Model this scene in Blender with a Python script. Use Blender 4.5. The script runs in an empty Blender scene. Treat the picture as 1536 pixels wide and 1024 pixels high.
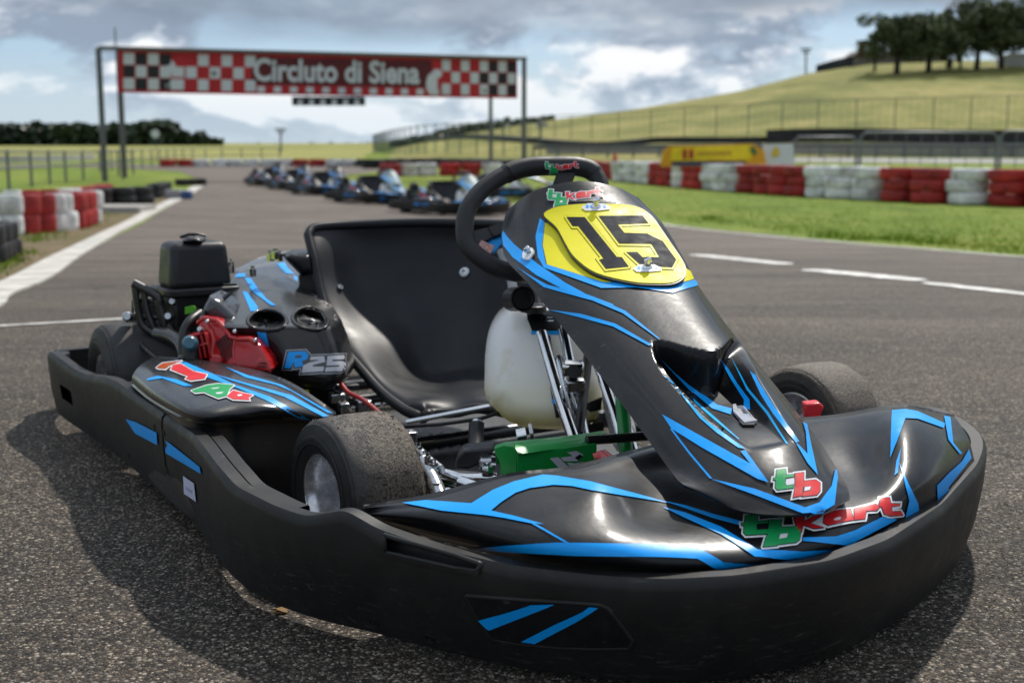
import bpy, bmesh, math, random
from math import sin, cos, pi, atan, atan2, radians, sqrt, exp
from mathutils import Vector, Matrix, noise
from mathutils.bvhtree import BVHTree
from mathutils.geometry import delaunay_2d_cdt
random.seed(7)
sc = bpy.context.scene
col = sc.collection
F = 1850.0; H = 0.698; PITCH = atan(297 / F)
CAM = Vector((0, 0, H))

# ------------------------------------------------------------ geometry of the view, used to turn measured outlines into real places
def ray(px, py):
    dx = (px - 768) / F; dy = -(py - 512) / F
    return Vector((dx, cos(PITCH) + dy * sin(PITCH), -sin(PITCH) + dy * cos(PITCH)))
def PD(px, py, d):
    r = ray(px, py); return CAM + r * (d / r.y)
def PZ(px, py, z):
    r = ray(px, py); return CAM + r * ((z - H) / r.z)
def proj(P):
    v = P - CAM
    f = v.y * cos(PITCH) - v.z * sin(PITCH); u = v.y * sin(PITCH) + v.z * cos(PITCH)
    return 768 + F * v.x / f, 512 - F * u / f
YAW = radians(-148.3)
KO = Vector((-0.097, 2.737, 0))
AX = Vector((cos(YAW), sin(YAW), 0)); AY = Vector((-sin(YAW), cos(YAW), 0))
def KW(x, y, z): return KO + AX * x + AY * y + Vector((0, 0, z))
def WK(P):
    v = P - KO; return Vector((v.dot(AX), v.dot(AY), v.z))
def sst(a, b, x):
    t = min(1, max(0, (x - a) / (b - a))); return t * t * (3 - 2 * t)
def crop(ox, oy, s, pts): return [(ox + x / s, oy + y / s) for x, y in pts]

# ------------------------------------------------------------ objects
def tag(o, label=None, cat=None, group=None, kind=None):
    if label: o['label'] = label
    if cat: o['category'] = cat
    if group: o['group'] = group
    if kind: o['kind'] = kind
    return o
def empty(name, loc=(0, 0, 0), rz=0):
    o = bpy.data.objects.new(name, None); col.objects.link(o)
    o.location = loc; o.rotation_euler = (0, 0, rz); o.empty_display_size = .1
    return o
def attach(o, parent):
    if parent is not None:
        o.parent = parent
        o.matrix_parent_inverse = pmat(parent).inverted()
def pmat(o):
    m = o.matrix_basis.copy()
    if o.parent: m = pmat(o.parent) @ o.matrix_parent_inverse @ m
    return m
def mesh(name, verts, faces, mat=None, parent=None, smooth=40, mats=None, fm=None, bevel=0, local=False):
    me = bpy.data.meshes.new(name)
    me.from_pydata([tuple(v) for v in verts], [], faces)
    me.update()
    for m in (mats or [mat]):
        if m: me.materials.append(m)
    if fm:
        me.polygons.foreach_set('material_index', fm)
    if smooth:
        me.polygons.foreach_set('use_smooth', [True] * len(me.polygons))
        try: me.set_sharp_from_angle(angle=radians(smooth))
        except Exception: pass
    o = bpy.data.objects.new(name, me); col.objects.link(o)
    if parent is not None:
        if local: o.parent = parent
        else: attach(o, parent)
    if bevel:
        b = o.modifiers.new('b', 'BEVEL'); b.width = bevel; b.segments = 2; b.limit_method = 'ANGLE'; b.angle_limit = radians(35)
        b.harden_normals = False
    return o

class MB:
    def __init__(s): s.v = []; s.f = []; s.m = []; s.cm = 0
    def add(s, v, f):
        n = len(s.v); s.v += [Vector(p) for p in v]; s.f += [[i + n for i in q] for q in f]; s.m += [s.cm] * len(f); return s
    def box(s, c, size, M=None):
        x, y, z = [a / 2 for a in size]; c = Vector(c)
        vs = [Vector((i * x, j * y, k * z)) for i in (-1, 1) for j in (-1, 1) for k in (-1, 1)]
        if M: vs = [M @ p for p in vs]
        return s.add([c + p for p in vs], [(0, 1, 3, 2), (4, 6, 7, 5), (0, 4, 5, 1), (2, 3, 7, 6), (0, 2, 6, 4), (1, 5, 7, 3)])
    def tube(s, pts, r, n=12, cap=True):
        pts = [Vector(p) for p in pts]; k = len(pts)
        rr = r if isinstance(r, (list, tuple)) else [r] * k
        rings = []; up = None
        for i, p in enumerate(pts):
            t = (pts[min(i + 1, k - 1)] - pts[max(i - 1, 0)]).normalized()
            if up is None: up = t.orthogonal().normalized()
            up = (up - t * up.dot(t)).normalized(); w = t.cross(up)
            rings.append([p + (up * cos(2 * pi * j / n) + w * sin(2 * pi * j / n)) * rr[i] for j in range(n)])
        vs = [q for R in rings for q in R]; fs = []
        for i in range(k - 1):
            for j in range(n):
                a = i * n + j; b = i * n + (j + 1) % n
                fs.append((a, b, b + n, a + n))
        if cap: fs.append(tuple(range(n - 1, -1, -1))); fs.append(tuple(range((k - 1) * n, k * n)))
        return s.add(vs, fs)
    def lathe(s, prof, M, n=48, closed=True):
        # prof: (axial, radius)
        vs = [M @ Vector((a, r * cos(2 * pi * j / n), r * sin(2 * pi * j / n))) for a, r in prof for j in range(n)]
        fs = []; k = len(prof)
        for i in range(k if closed else k - 1):
            for j in range(n):
                i2 = (i + 1) % k; j2 = (j + 1) % n
                fs.append((i * n + j, i * n + j2, i2 * n + j2, i2 * n + j))
        return s.add(vs, fs)
    def obj(s, name, mat, parent=None, **k):
        if isinstance(mat, list): return mesh(name, s.v, s.f, None, parent, mats=mat, fm=s.m, **k)
        return mesh(name, s.v, s.f, mat, parent, **k)

def cr(p0, p1, p2, p3, t):
    return 0.5 * ((2 * p1) + (p2 - p0) * t + (2 * p0 - 5 * p1 + 4 * p2 - p3) * t * t + (3 * p1 - p0 - 3 * p2 + p3) * t ** 3)
def spline(pts, n, closed=False):
    pts = [Vector(p) for p in pts]; k = len(pts); out = []
    m = k if closed else k - 1
    for i in range(m):
        if closed: a, b, c, d = pts[i - 1], pts[i], pts[(i + 1) % k], pts[(i + 2) % k]
        else:
            b, c = pts[i], pts[i + 1]
            a = pts[i - 1] if i else b * 2 - c
            d = pts[i + 2] if i + 2 < k else c * 2 - b
        for j in range(n): out.append(cr(a, b, c, d, j / n))
    if not closed: out.append(pts[-1])
    return out
def gridpatch(rows, nu, nv):
    rr = [spline(r, nu) for r in rows]
    cols = [spline([r[i] for r in rr], nv) for i in range(len(rr[0]))]
    return [[c[j] for c in cols] for j in range(len(cols[0]))]
def grid_faces(R, C): return [(i * C + j, i * C + j + 1, (i + 1) * C + j + 1, (i + 1) * C + j) for i in range(R - 1) for j in range(C - 1)]
def grid_normals(G):
    R, C = len(G), len(G[0]); out = []
    for i in range(R):
        row = []
        for j in range(C):
            a = G[i][min(j + 1, C - 1)] - G[i][max(j - 1, 0)]; b = G[min(i + 1, R - 1)][j] - G[max(i - 1, 0)][j]
            n = a.cross(b)
            n = n.normalized() if n.length > 1e-12 else Vector((0, 0, 1))
            if n.dot(CAM - G[i][j]) < 0: n = -n
            row.append(n)
        out.append(row)
    return out
def sheet(name, G, mat, parent, thick=.003, smooth=60):
    R, C = len(G), len(G[0]); N = grid_normals(G)
    v = [p for r in G for p in r]; f = grid_faces(R, C)
    v2 = [G[i][j] - N[i][j] * thick for i in range(R) for j in range(C)]
    n = R * C; F2 = [tuple(n + q for q in reversed(x)) for x in f]; side = []
    ring = [j for j in range(C)] + [i * C + C - 1 for i in range(1, R)] + [(R - 1) * C + j for j in range(C - 2, -1, -1)] + [i * C for i in range(R - 2, 0, -1)]
    for a, b in zip(ring, ring[1:] + ring[:1]): side.append((a, a + n, b + n, b))
    o = mesh(name, v + v2, f + F2 + side, mat, parent, smooth=smooth)
    return o
def bvh(o):
    o.data.calc_loop_triangles()
    return BVHTree.FromPolygons([v.co.copy() for v in o.data.vertices], [tuple(p.vertices) for p in o.data.loop_triangles])

def inside(x, y, P):
    c = False; n = len(P); j = n - 1
    for i in range(n):
        xi, yi = P[i]; xj, yj = P[j]
        if (yi > y) != (yj > y) and x < (xj - xi) * (y - yi) / (yj - yi) + xi: c = not c
        j = i
    return c
def dist(x, y, P):
    best = 1e9; n = len(P)
    for i in range(n):
        ax, ay = P[i]; bx, by = P[(i + 1) % n]; dx, dy = bx - ax, by - ay; L = dx * dx + dy * dy
        t = 0 if L == 0 else max(0, min(1, ((x - ax) * dx + (y - ay) * dy) / L))
        d = (x - ax - t * dx) ** 2 + (y - ay - t * dy) ** 2
        if d < best: best = d
    return sqrt(best)
def area(P): return sum(P[i - 1][0] * P[i][1] - P[i][0] * P[i - 1][1] for i in range(len(P))) / 2
def grow(P, r):
    # convexity-tolerant outline offset with limited mitres
    s = 1 if area(P) > 0 else -1; out = []; n = len(P)
    for i in range(n):
        a = Vector(P[i - 1]); b = Vector(P[i]); c = Vector(P[(i + 1) % n])
        d1 = (b - a).normalized(); d2 = (c - b).normalized()
        n1 = Vector((d1.y, -d1.x)) * s; n2 = Vector((d2.y, -d2.x)) * s
        m = n1 + n2
        if m.length < .2: out += [tuple(b + n1 * r), tuple(b + n2 * r)]; continue
        m.normalize(); k = m.dot(n1)
        if k > .55: out.append(tuple(b + m * r / k))
        elif d1.cross(d2) * s > 0: out += [tuple(b + (n1 + m).normalized() * r * 1.05), tuple(b + (n2 + m).normalized() * r * 1.05)]
        else: out.append(tuple(b + m * r / .55))
    return out
def smoothpoly(P, n=4): return [(p.x, p.y) for p in spline([(x, y, 0) for x, y in P], n, True)]
def tess(polys, step):
    V = []; Fc = []
    for P in polys:
        ids = []; n = len(P)
        for i in range(n):
            a = Vector(P[i]); b = Vector(P[(i + 1) % n]); k = max(1, int((b - a).length / step))
            for j in range(k): ids.append(len(V)); V.append(a.lerp(b, j / k))
        if area(P) < 0: ids.reverse()
        Fc.append(ids)
    xs = [p[0] for P in polys for p in P]; ys = [p[1] for P in polys for p in P]
    y = min(ys) + step / 2; row = 0
    while y < max(ys):
        x = min(xs) + step / 2 * (row % 2)
        while x < max(xs):
            for P in polys:
                if inside(x, y, P) and dist(x, y, P) > step * .45: V.append(Vector((x, y))); break
            x += step
        y += step * .87; row += 1
    r = delaunay_2d_cdt(V, [], Fc, 1, 1e-4)
    return [tuple(p) for p in r[0]], [tuple(q) for q in r[2]]

def decal(name, polys, tree, mat, parent, off=.0009, step=7, thick=0, smooth=50, label=None):
    """flat marking or thin plate laid on a surface, following its shape"""
    V, T = tess(polys, step); W = []; ok = []; NN = []
    for x, y in V:
        h = tree.ray_cast(CAM, ray(x, y).normalized())
        if h[0] is None: W.append(Vector((0, 0, 0))); NN.append(Vector((0, 0, 1))); ok.append(False); continue
        n = h[1]
        if n.dot(CAM - h[0]) < 0: n = -n
        W.append(h[0] + n * off); NN.append(n); ok.append(True)
    T2 = []
    for t in T:
        if not all(ok[i] for i in t): continue
        ds = [(W[i] - CAM).length for i in t]
        if max(ds) - min(ds) > .05 + step * .012: continue
        T2.append(t)
    if not T2: return None
    a, b, c = [W[i] for i in T2[0]]
    if (b - a).cross(c - a).dot(CAM - a) < 0: T2 = [tuple(reversed(t)) for t in T2]
    if thick:
        n = len(W); W2 = [p - q * thick for p, q in zip(W, NN)]
        E = {}
        for t in T2:
            for i in range(3): E[(t[i], t[(i + 1) % 3])] = 1
        side = [(a, a + n, b + n, b) for (a, b) in E if (b, a) not in E]
        T2 = T2 + [tuple(i + n for i in reversed(t)) for t in T2] + side; W = W + W2
    used = sorted({i for t in T2 for i in t}); mp = {k: i for i, k in enumerate(used)}
    o = mesh(name, [W[i] for i in used], [tuple(mp[i] for i in t) for t in T2], mat, parent, smooth=smooth)
    if label: o['label'] = label
    return o

def inflate(name, poly, dfun, mat, parent, bulge=.02, rnd=12, thick=.05, step=4, dents=(), smooth=50, flat=False):
    """solid body: outline at its real distance, domed front, real thickness behind"""
    V, T = tess([poly], step); W = []; n = len(V)
    for x, y in V:
        e = dist(x, y, poly) if True else 0
        t = min(1, e / rnd); g = sqrt(max(0, 1 - (1 - t) ** 2))
        d = (dfun(x, y) if callable(dfun) else dfun) - bulge * g
        for P, dep, w in dents:
            if inside(x, y, P): d += dep * min(1, dist(x, y, P) / w)
        W.append(PD(x, y, d))
    a, b, c = [W[i] for i in T[0]]
    if (b - a).cross(c - a).dot(CAM - a) < 0: T = [tuple(reversed(t)) for t in T]
    E = {}
    for t in T:
        for i in range(3): E[(t[i], t[(i + 1) % 3])] = 1
    side = [(p, p + n, q + n, q) for (p, q) in E if (q, p) not in E]
    B = [W[i] + Vector((.0, thick, 0)) for i in range(n)]
    return mesh(name, W + B, T + [tuple(i + n for i in reversed(t)) for t in T] + side, mat, parent, smooth=smooth)

# ------------------------------------------------------------ materials
class NT:
    def __init__(s, name):
        s.m = bpy.data.materials.new(name); s.m.use_nodes = True; s.t = s.m.node_tree; s.n = s.t.nodes; s.l = s.t.links
        s.b = s.n['Principled BSDF']
    def N(s, typ, **k):
        x = s.n.new(typ)
        for a, v in k.items():
            if a.startswith('i_'): x.inputs[a[2:].replace('_', ' ')].default_value = v
            else: setattr(x, a, v)
        return x
    def L(s, a, b): s.l.new(a, b)
    def coord(s, kind='Object', scale=1):
        tc = s.N('ShaderNodeTexCoord'); mp = s.N('ShaderNodeMapping')
        mp.inputs['Scale'].default_value = (scale,) * 3 if not isinstance(scale, tuple) else scale
        s.L(tc.outputs[kind], mp.inputs[0]); return mp.outputs[0]
    def noise(s, vec, scale, detail=4, rough=.55, dist=0):
        x = s.N('ShaderNodeTexNoise'); x.inputs['Scale'].default_value = scale; x.inputs['Detail'].default_value = detail
        x.inputs['Roughness'].default_value = rough; x.inputs['Distortion'].default_value = dist; s.L(vec, x.inputs['Vector']); return x.outputs['Fac']
    def ramp(s, fac, stops):
        x = s.N('ShaderNodeValToRGB'); e = x.color_ramp.elements
        while len(e) < len(stops): e.new(.5)
        for i, (p, c) in enumerate(stops):
            e[i].position = p; e[i].color = c if len(c) == 4 else (*c, 1)
        s.L(fac, x.inputs[0]); return x.outputs[0]
    def mix(s, fac, a, b, mode='MIX'):
        x = s.N('ShaderNodeMix', data_type='RGBA', blend_type=mode)
        for val, k in ((fac, 0), (a, 6), (b, 7)):
            if isinstance(val, (int, float)): x.inputs[k].default_value = val
            elif isinstance(val, tuple): x.inputs[k].default_value = (*val[:3], 1)
            else: s.L(val, x.inputs[k])
        return x.outputs[2]
    def bump(s, h, strength=.3, dist=.001, prev=None):
        x = s.N('ShaderNodeBump'); x.inputs['Strength'].default_value = strength; x.inputs['Distance'].default_value = dist
        s.L(h, x.inputs['Height'])
        if prev is not None: s.L(prev, x.inputs['Normal'])
        return x.outputs[0]
def g(v): return (v, v, v)
def simple(name, c, rough=.5, metal=0, coat=0, var=.15, sc_=12, bump=0, bsc=300, spec=.5, rv=.1):
    t = NT(name); v = t.coord('Object')
    n = t.noise(v, sc_, 5, .6)
    a = tuple(x * (1 - var) for x in c); b = tuple(min(1, x * (1 + var)) for x in c)
    t.L(t.ramp(n, [(.3, a), (.7, b)]), t.b.inputs['Base Color'])
    t.L(t.ramp(t.noise(v, sc_ * 3, 4), [(.3, g(max(.02, rough - rv))), (.75, g(min(1, rough + rv)))]), t.b.inputs['Roughness'])
    t.b.inputs['Metallic'].default_value = metal; t.b.inputs['Coat Weight'].default_value = coat; t.b.inputs['Coat Roughness'].default_value = .06
    t.b.inputs['Specular IOR Level'].default_value = spec
    if bump: t.L(t.bump(t.noise(v, bsc, 3), bump, .0006), t.b.inputs['Normal'])
    return t.m
def gloss_black(nm='satin black bodywork', coat=.5):
    t = NT(nm); v = t.coord('Object')
    big = t.noise(v, 5, 5, .6)
    dust = t.N('ShaderNodeTexVoronoi'); dust.inputs['Scale'].default_value = 95; t.L(v, dust.inputs['Vector'])
    dm = t.ramp(dust.outputs['Distance'], [(.0, (1, 1, 1)), (.09, (0, 0, 0))])
    keep = t.ramp(t.noise(v, 40, 2), [(.55, (0, 0, 0)), (.62, (1, 1, 1))])
    spk = t.mix(1.0, dm, keep, 'MULTIPLY')
    film = t.ramp(t.noise(v, 9, 8, .7, .8), [(.42, g(.0)), (.72, g(.35))])
    base = t.mix(film, (.006, .0065, .008), (.026, .025, .025))
    vm = t.N('ShaderNodeMapping'); vm.inputs['Rotation'].default_value = (.6, .2, .8); vm.inputs['Scale'].default_value = (4, 70, 70); t.L(v, vm.inputs[0])
    sc1 = t.ramp(t.noise(vm.outputs[0], 1.3, 4, .55, .5), [(.70, g(0)), (.715, g(.5))])
    vn = t.N('ShaderNodeMapping'); vn.inputs['Rotation'].default_value = (.1, .7, -1.1); vn.inputs['Scale'].default_value = (5, 90, 90); t.L(v, vn.inputs[0])
    sc2 = t.ramp(t.noise(vn.outputs[0], 1.2, 4, .55, .6), [(.71, g(0)), (.72, g(.45))])
    sel = t.ramp(t.noise(v, 4.5, 4), [(.46, g(0)), (.60, g(1))])
    base = t.mix(t.mix(1.0, t.mix(1.0, sc1, sc2, 'ADD'), sel, 'MULTIPLY'), base, (.09, .09, .09))
    t.L(t.mix(spk, base, (.16, .15, .14)), t.b.inputs['Base Color'])
    t.L(t.ramp(t.noise(v, 14, 8, .7, .6), [(.35, g(.36)), (.7, g(.52))]), t.b.inputs['Roughness'])
    t.b.inputs['Specular IOR Level'].default_value = .16; t.b.inputs['Coat Weight'].default_value = coat; t.b.inputs['Coat IOR'].default_value = 1.4
    t.L(t.ramp(t.noise(v, 22, 8, .75, .6), [(.35, g(.10)), (.7, g(.25))]), t.b.inputs['Coat Roughness'])
    t.L(t.bump(big, .25, .01, t.bump(t.noise(v, 160, 2), .05, .0006)), t.b.inputs['Normal'])
    return t.m
def matte_black():
    t = NT('moulded black bumper plastic'); v = t.coord('Object')
    base = t.ramp(t.noise(v, 7, 6, .65), [(.3, g(.009)), (.7, g(.016))])
    dust = t.ramp(t.noise(v, 3.5, 9, .78, .6), [(.48, g(0)), (.8, g(.30))])
    base = t.mix(dust, base, (.055, .050, .044))
    v2 = t.coord('Object', (2.2, 2.2, 15))
    scuff = t.ramp(t.noise(v2, 7, 10, .82, 2.2), [(.56, g(0)), (.66, g(.8))])
    vm = t.N('ShaderNodeMapping'); vm.inputs['Rotation'].default_value = (.5, .35, .9); vm.inputs['Scale'].default_value = (3, 40, 60); t.L(t.coord('Object'), vm.inputs[0])
    scr = t.ramp(t.noise(vm.outputs[0], 1.6, 6, .6, .4), [(.66, g(0)), (.69, g(.6))])
    sel = t.ramp(t.noise(v, 6, 3), [(.45, g(0)), (.62, g(1))])
    geo = t.N('ShaderNodeSeparateXYZ'); t.L(v, geo.inputs[0])
    low = t.ramp(geo.outputs[2], [(.05, g(1)), (.15, g(.3)), (.185, g(.2)), (.2, g(.6))])
    c = t.mix(t.mix(1.0, scuff, low, 'MULTIPLY'), base, (.12, .108, .09))
    t.L(t.mix(t.mix(1.0, scr, sel, 'MULTIPLY'), c, (.06, .06, .06)), t.b.inputs['Base Color'])
    t.L(t.ramp(t.noise(v, 30, 6, .7), [(.3, g(.40)), (.7, g(.58))]), t.b.inputs['Roughness'])
    t.b.inputs['Specular IOR Level'].default_value = .34
    h = t.noise(v, 900, 2)
    t.L(t.bump(h, .18, .0004, t.bump(t.noise(v, 9, 5), .12, .004)), t.b.inputs['Normal'])
    return t.m
def rubber(name, dirt):
    t = NT(name); v = t.coord('Object')
    base = t.ramp(t.noise(v, 20, 6, .7), [(.3, g(.014)), (.7, g(.034))])
    n1 = t.noise(v, 9, 7, .75, .5); n2 = t.noise(v, 130, 5, .7)
    m = t.mix(.5, n1, n2, 'MIX')
    lo = .60 - dirt * .18
    mask = t.ramp(m, [(lo, g(0)), (lo + .05, g(1))])
    at = t.N('ShaderNodeAttribute', attribute_name='tread'); tm = t.mix(1.0, mask, at.outputs['Color'], 'MULTIPLY')
    dc = t.ramp(t.noise(v, 260, 3), [(.3, (.06, .047, .035)), (.55, (.14, .112, .085)), (.75, (.28, .23, .18))])
    t.L(t.mix(tm, base, dc), t.b.inputs['Base Color'])
    t.b.inputs['Roughness'].default_value = .62
    hgt = t.mix(1.0, t.noise(v, 240, 4, .7), tm, 'MULTIPLY')
    t.L(t.bump(hgt, .9, .004, t.bump(t.noise(v, 600, 2), .25, .0006)), t.b.inputs['Normal'])
    return t.m
def asphalt():
    t = NT('worn asphalt'); v = t.coord('Object')
    def vor(sc):
        x = t.N('ShaderNodeTexVoronoi'); x.inputs['Scale'].default_value = sc; t.L(v, x.inputs['Vector'])
        c = t.N('ShaderNodeSeparateColor'); t.L(x.outputs['Color'], c.inputs[0]); return x.outputs['Distance'], c.outputs
    d1, c1 = vor(250); d2, c2 = vor(140)
    st1 = t.ramp(c1[0], [(0, (.010, .009, .008)), (.45, (.034, .029, .024)), (.72, (.080, .069, .057)), (.86, (.145, .12, .095)), (.94, (.24, .205, .165)), (1, (.40, .36, .31))])
    st2 = t.ramp(c2[2], [(0, (.022, .020, .017)), (.5, (.10, .08, .06)), (.75, (.14, .128, .11)), (1, (.34, .305, .26))])
    pick = t.ramp(c2[1], [(.72, g(0)), (.76, g(1))])
    near = t.mix(pick, t.mix(1.0, st1, t.ramp(d1, [(.25, g(1)), (.6, g(.45))]), 'MULTIPLY'), t.mix(1.0, st2, t.ramp(d2, [(.3, g(1)), (.6, g(.3))]), 'MULTIPLY'))
    near = t.mix(1.0, near, t.ramp(t.noise(v, 7, 8, .75, .3), [(.3, (.72, .72, .72)), (.7, (1.32, 1.29, 1.24))]), 'MULTIPLY')
    near = t.mix(1.0, near, t.ramp(t.noise(v, .9, 5, .6, .4), [(.3, (.78, .79, .80)), (.7, (1.25, 1.22, 1.17))]), 'MULTIPLY')
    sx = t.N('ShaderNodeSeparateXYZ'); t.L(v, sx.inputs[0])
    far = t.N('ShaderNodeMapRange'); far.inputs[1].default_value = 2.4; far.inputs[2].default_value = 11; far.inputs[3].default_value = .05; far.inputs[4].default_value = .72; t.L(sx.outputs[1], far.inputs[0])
    dusty = t.ramp(t.noise(t.coord('Object', (.6, 2.2, 1)), 1.1, 9, .74, .7), [(.34, (.058, .049, .043)), (.46, (.10, .086, .075)), (.54, (.125, .104, .090)), (.66, (.19, .162, .138))])  # paler far colour imitating asphalt seen at a grazing angle
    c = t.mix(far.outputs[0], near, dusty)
    # rubbered-in racing lines and a few tyre marks, drawn out along the track
    vm = t.N('ShaderNodeMapping'); vm.inputs['Rotation'].default_value = (0, 0, 1.05); vm.inputs['Scale'].default_value = (.09, 1.5, 1); t.L(v, vm.inputs[0])
    lines = t.ramp(t.noise(vm.outputs[0], 1.4, 6, .62, .35), [(.38, (.78, .78, .78)), (.56, (1, 1, 1))])
    vm2 = t.N('ShaderNodeMapping'); vm2.inputs['Rotation'].default_value = (0, 0, 1.3); vm2.inputs['Scale'].default_value = (.05, 3.6, 1); t.L(v, vm2.inputs[0])
    skid = t.ramp(t.noise(vm2.outputs[0], 1.7, 3, .5, .3), [(.31, (.66, .66, .66)), (.37, (1, 1, 1))])
    c = t.mix(1.0, t.mix(1.0, c, lines, 'MULTIPLY'), skid, 'MULTIPLY')
    # hairline cracks
    cr_ = t.N('ShaderNodeTexVoronoi', feature='DISTANCE_TO_EDGE'); cr_.inputs['Scale'].default_value = .55
    wv = t.mix(.25, v, t.N('ShaderNodeTexNoise').outputs['Color']) if 0 else None
    nz = t.N('ShaderNodeTexNoise'); nz.inputs['Scale'].default_value = 2.5; nz.inputs['Detail'].default_value = 6; t.L(v, nz.inputs['Vector'])
    ad = t.N('ShaderNodeVectorMath', operation='MULTIPLY_ADD'); t.L(nz.outputs['Color'], ad.inputs[0]); ad.inputs[1].default_value = (.7, .7, 0); t.L(v, ad.inputs[2]); t.L(ad.outputs[0], cr_.inputs['Vector'])
    ck = t.ramp(cr_.outputs['Distance'], [(.0, g(.35)), (.006, g(1))])
    on = t.ramp(t.noise(v, .4, 3), [(.5, g(1)), (.56, g(0))])
    c = t.mix(1.0, c, t.mix(on, ck, (1, 1, 1)), 'MULTIPLY')
    c = t.mix(1.0, c, t.mix(far.outputs[0], (1.42, 1.38, 1.34), (1.66, 1.60, 1.55)), 'MULTIPLY')  # far asphalt brightened again, grazing lightness put into the colour
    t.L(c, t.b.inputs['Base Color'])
    t.L(t.ramp(c1[1], [(0, g(.55)), (1, g(.95))]), t.b.inputs['Roughness']); t.b.inputs['Specular IOR Level'].default_value = .25
    inv = t.ramp(d1, [(0, g(1)), (.7, g(0))]); hh = t.mix(.4, inv, c1[2])
    hh = t.mix(pick, hh, t.ramp(d2, [(0, g(1)), (.6, g(.2))]))
    t.L(t.bump(hh, .8, .0045, t.bump(t.noise(v, 14, 4), .35, .007)), t.b.inputs['Normal'])
    return t.m
def grass_mat(name, c1, c2, c3, s=1.0):
    t = NT(name); v = t.coord('Object')
    n = t.mix(.45, t.noise(v, .35 * s, 9, .75, .8), t.noise(v, 1.6 * s, 7, .75, .4))
    c = t.ramp(n, [(.36, c1), (.5, c2), (.63, c3)])
    f = t.ramp(t.noise(v, 30 * s, 4, .7), [(.3, g(.6)), (.7, g(1.35))])
    t.L(t.mix(1.0, c, f, 'MULTIPLY'), t.b.inputs['Base Color']); t.b.inputs['Roughness'].default_value = .9
    t.b.inputs['Specular IOR Level'].default_value = .15
    t.L(t.bump(t.noise(v, 18 * s, 4), .8, .05), t.b.inputs['Normal'])
    return t.m
BLACK = gloss_black(); GLOSSY = gloss_black('polished black bodywork', 1.0); MATTE = matte_black()
TYRE = rubber('gritty slick tyre rubber', 1.0); TYRE2 = rubber('dusty slick tyre rubber', 1.9); TYRE3 = rubber('clean slick tyre rubber', -1.5)
BLUE = simple('blue vinyl', (.001, .36, .96), .38, spec=.35, var=.06)
CYAN = simple('light blue vinyl', (.01, .45, .95), .38, spec=.35, var=.06)
YEL = simple('yellow vinyl', (.80, .72, .012), .5, coat=0, spec=.22, var=.04)
WHITE = simple('white vinyl', (.80, .81, .83), .3, spec=.35, var=.04)
GREENV = simple('green vinyl', (.012, .36, .10), .38, spec=.35, var=.1)
REDV = simple('red vinyl', (.72, .02, .025), .38, spec=.35, var=.06)
NAVY = simple('near black navy vinyl', (.012, .014, .024), .25, coat=.4)
SILV = simple('silver vinyl', (.55, .56, .60), .25, coat=.4, var=.05)
CHROME = simple('polished chrome', (.78, .79, .80), .08, 1, var=.1, rv=.05)
STEEL = simple('zinc plated steel', (.52, .53, .55), .28, 1, var=.25, sc_=40)
ALU = simple('cast aluminium rim', (.78, .78, .80), .26, .7, var=.18, sc_=25, rv=.1)
SEATM = simple('satin black seat shell', (.015, .016, .019), .45, var=.3, spec=.28, sc_=4, bump=.08, bsc=500)
PLAST = simple('black moulded plastic', (.012, .012, .013), .42, var=.25, bump=.1, bsc=700)
GRIP = simple('black suede wheel grip', (.010, .010, .012), .55, var=.2, bump=.25, bsc=900)
REDE = simple('red engine paint', (.50, .010, .012), .25, coat=.5, var=.15)
GREENP = simple('green powder coat', (.008, .28, .05), .35, coat=.15, var=.12)
TUBE = simple('black chassis tube', (.015, .015, .016), .25, coat=.4)
REDP = simple('red pedal plastic', (.75, .03, .04), .35, var=.08)
DARKF = simple('dark floor tray', (.030, .031, .033), .5, var=.4, sc_=60, bump=.5, bsc=160)
def tank_mat():
    t = NT('translucent white fuel tank'); v = t.coord('Generated')
    sx = t.N('ShaderNodeSeparateXYZ'); t.L(v, sx.inputs[0])
    lev = t.ramp(sx.outputs[2], [(.0, (.74, .68, .34)), (.25, (.82, .80, .62)), (.5, (.88, .88, .84)), (1, (.92, .93, .93))])
    st = t.ramp(t.noise(t.coord('Object'), 14, 5, .6), [(.56, g(0)), (.75, g(.4))])
    t.L(t.mix(st, lev, (.52, .38, .12)), t.b.inputs['Base Color'])
    t.b.inputs['Roughness'].default_value = .33
    t.b.inputs['Subsurface Weight'].default_value = .9; t.b.inputs['Subsurface Radius'].default_value = (.12, .118, .10); t.b.inputs['Subsurface Scale'].default_value = .8
    return t.m
TANK = tank_mat()
# ============================================================ THE KART
kart = empty('go_kart', KO, YAW)
tag(kart, 'large near black kart with blue stripes and a yellow plate reading 15', 'go-kart', 'rental karts on the asphalt')
HERO_SKIP = []

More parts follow.
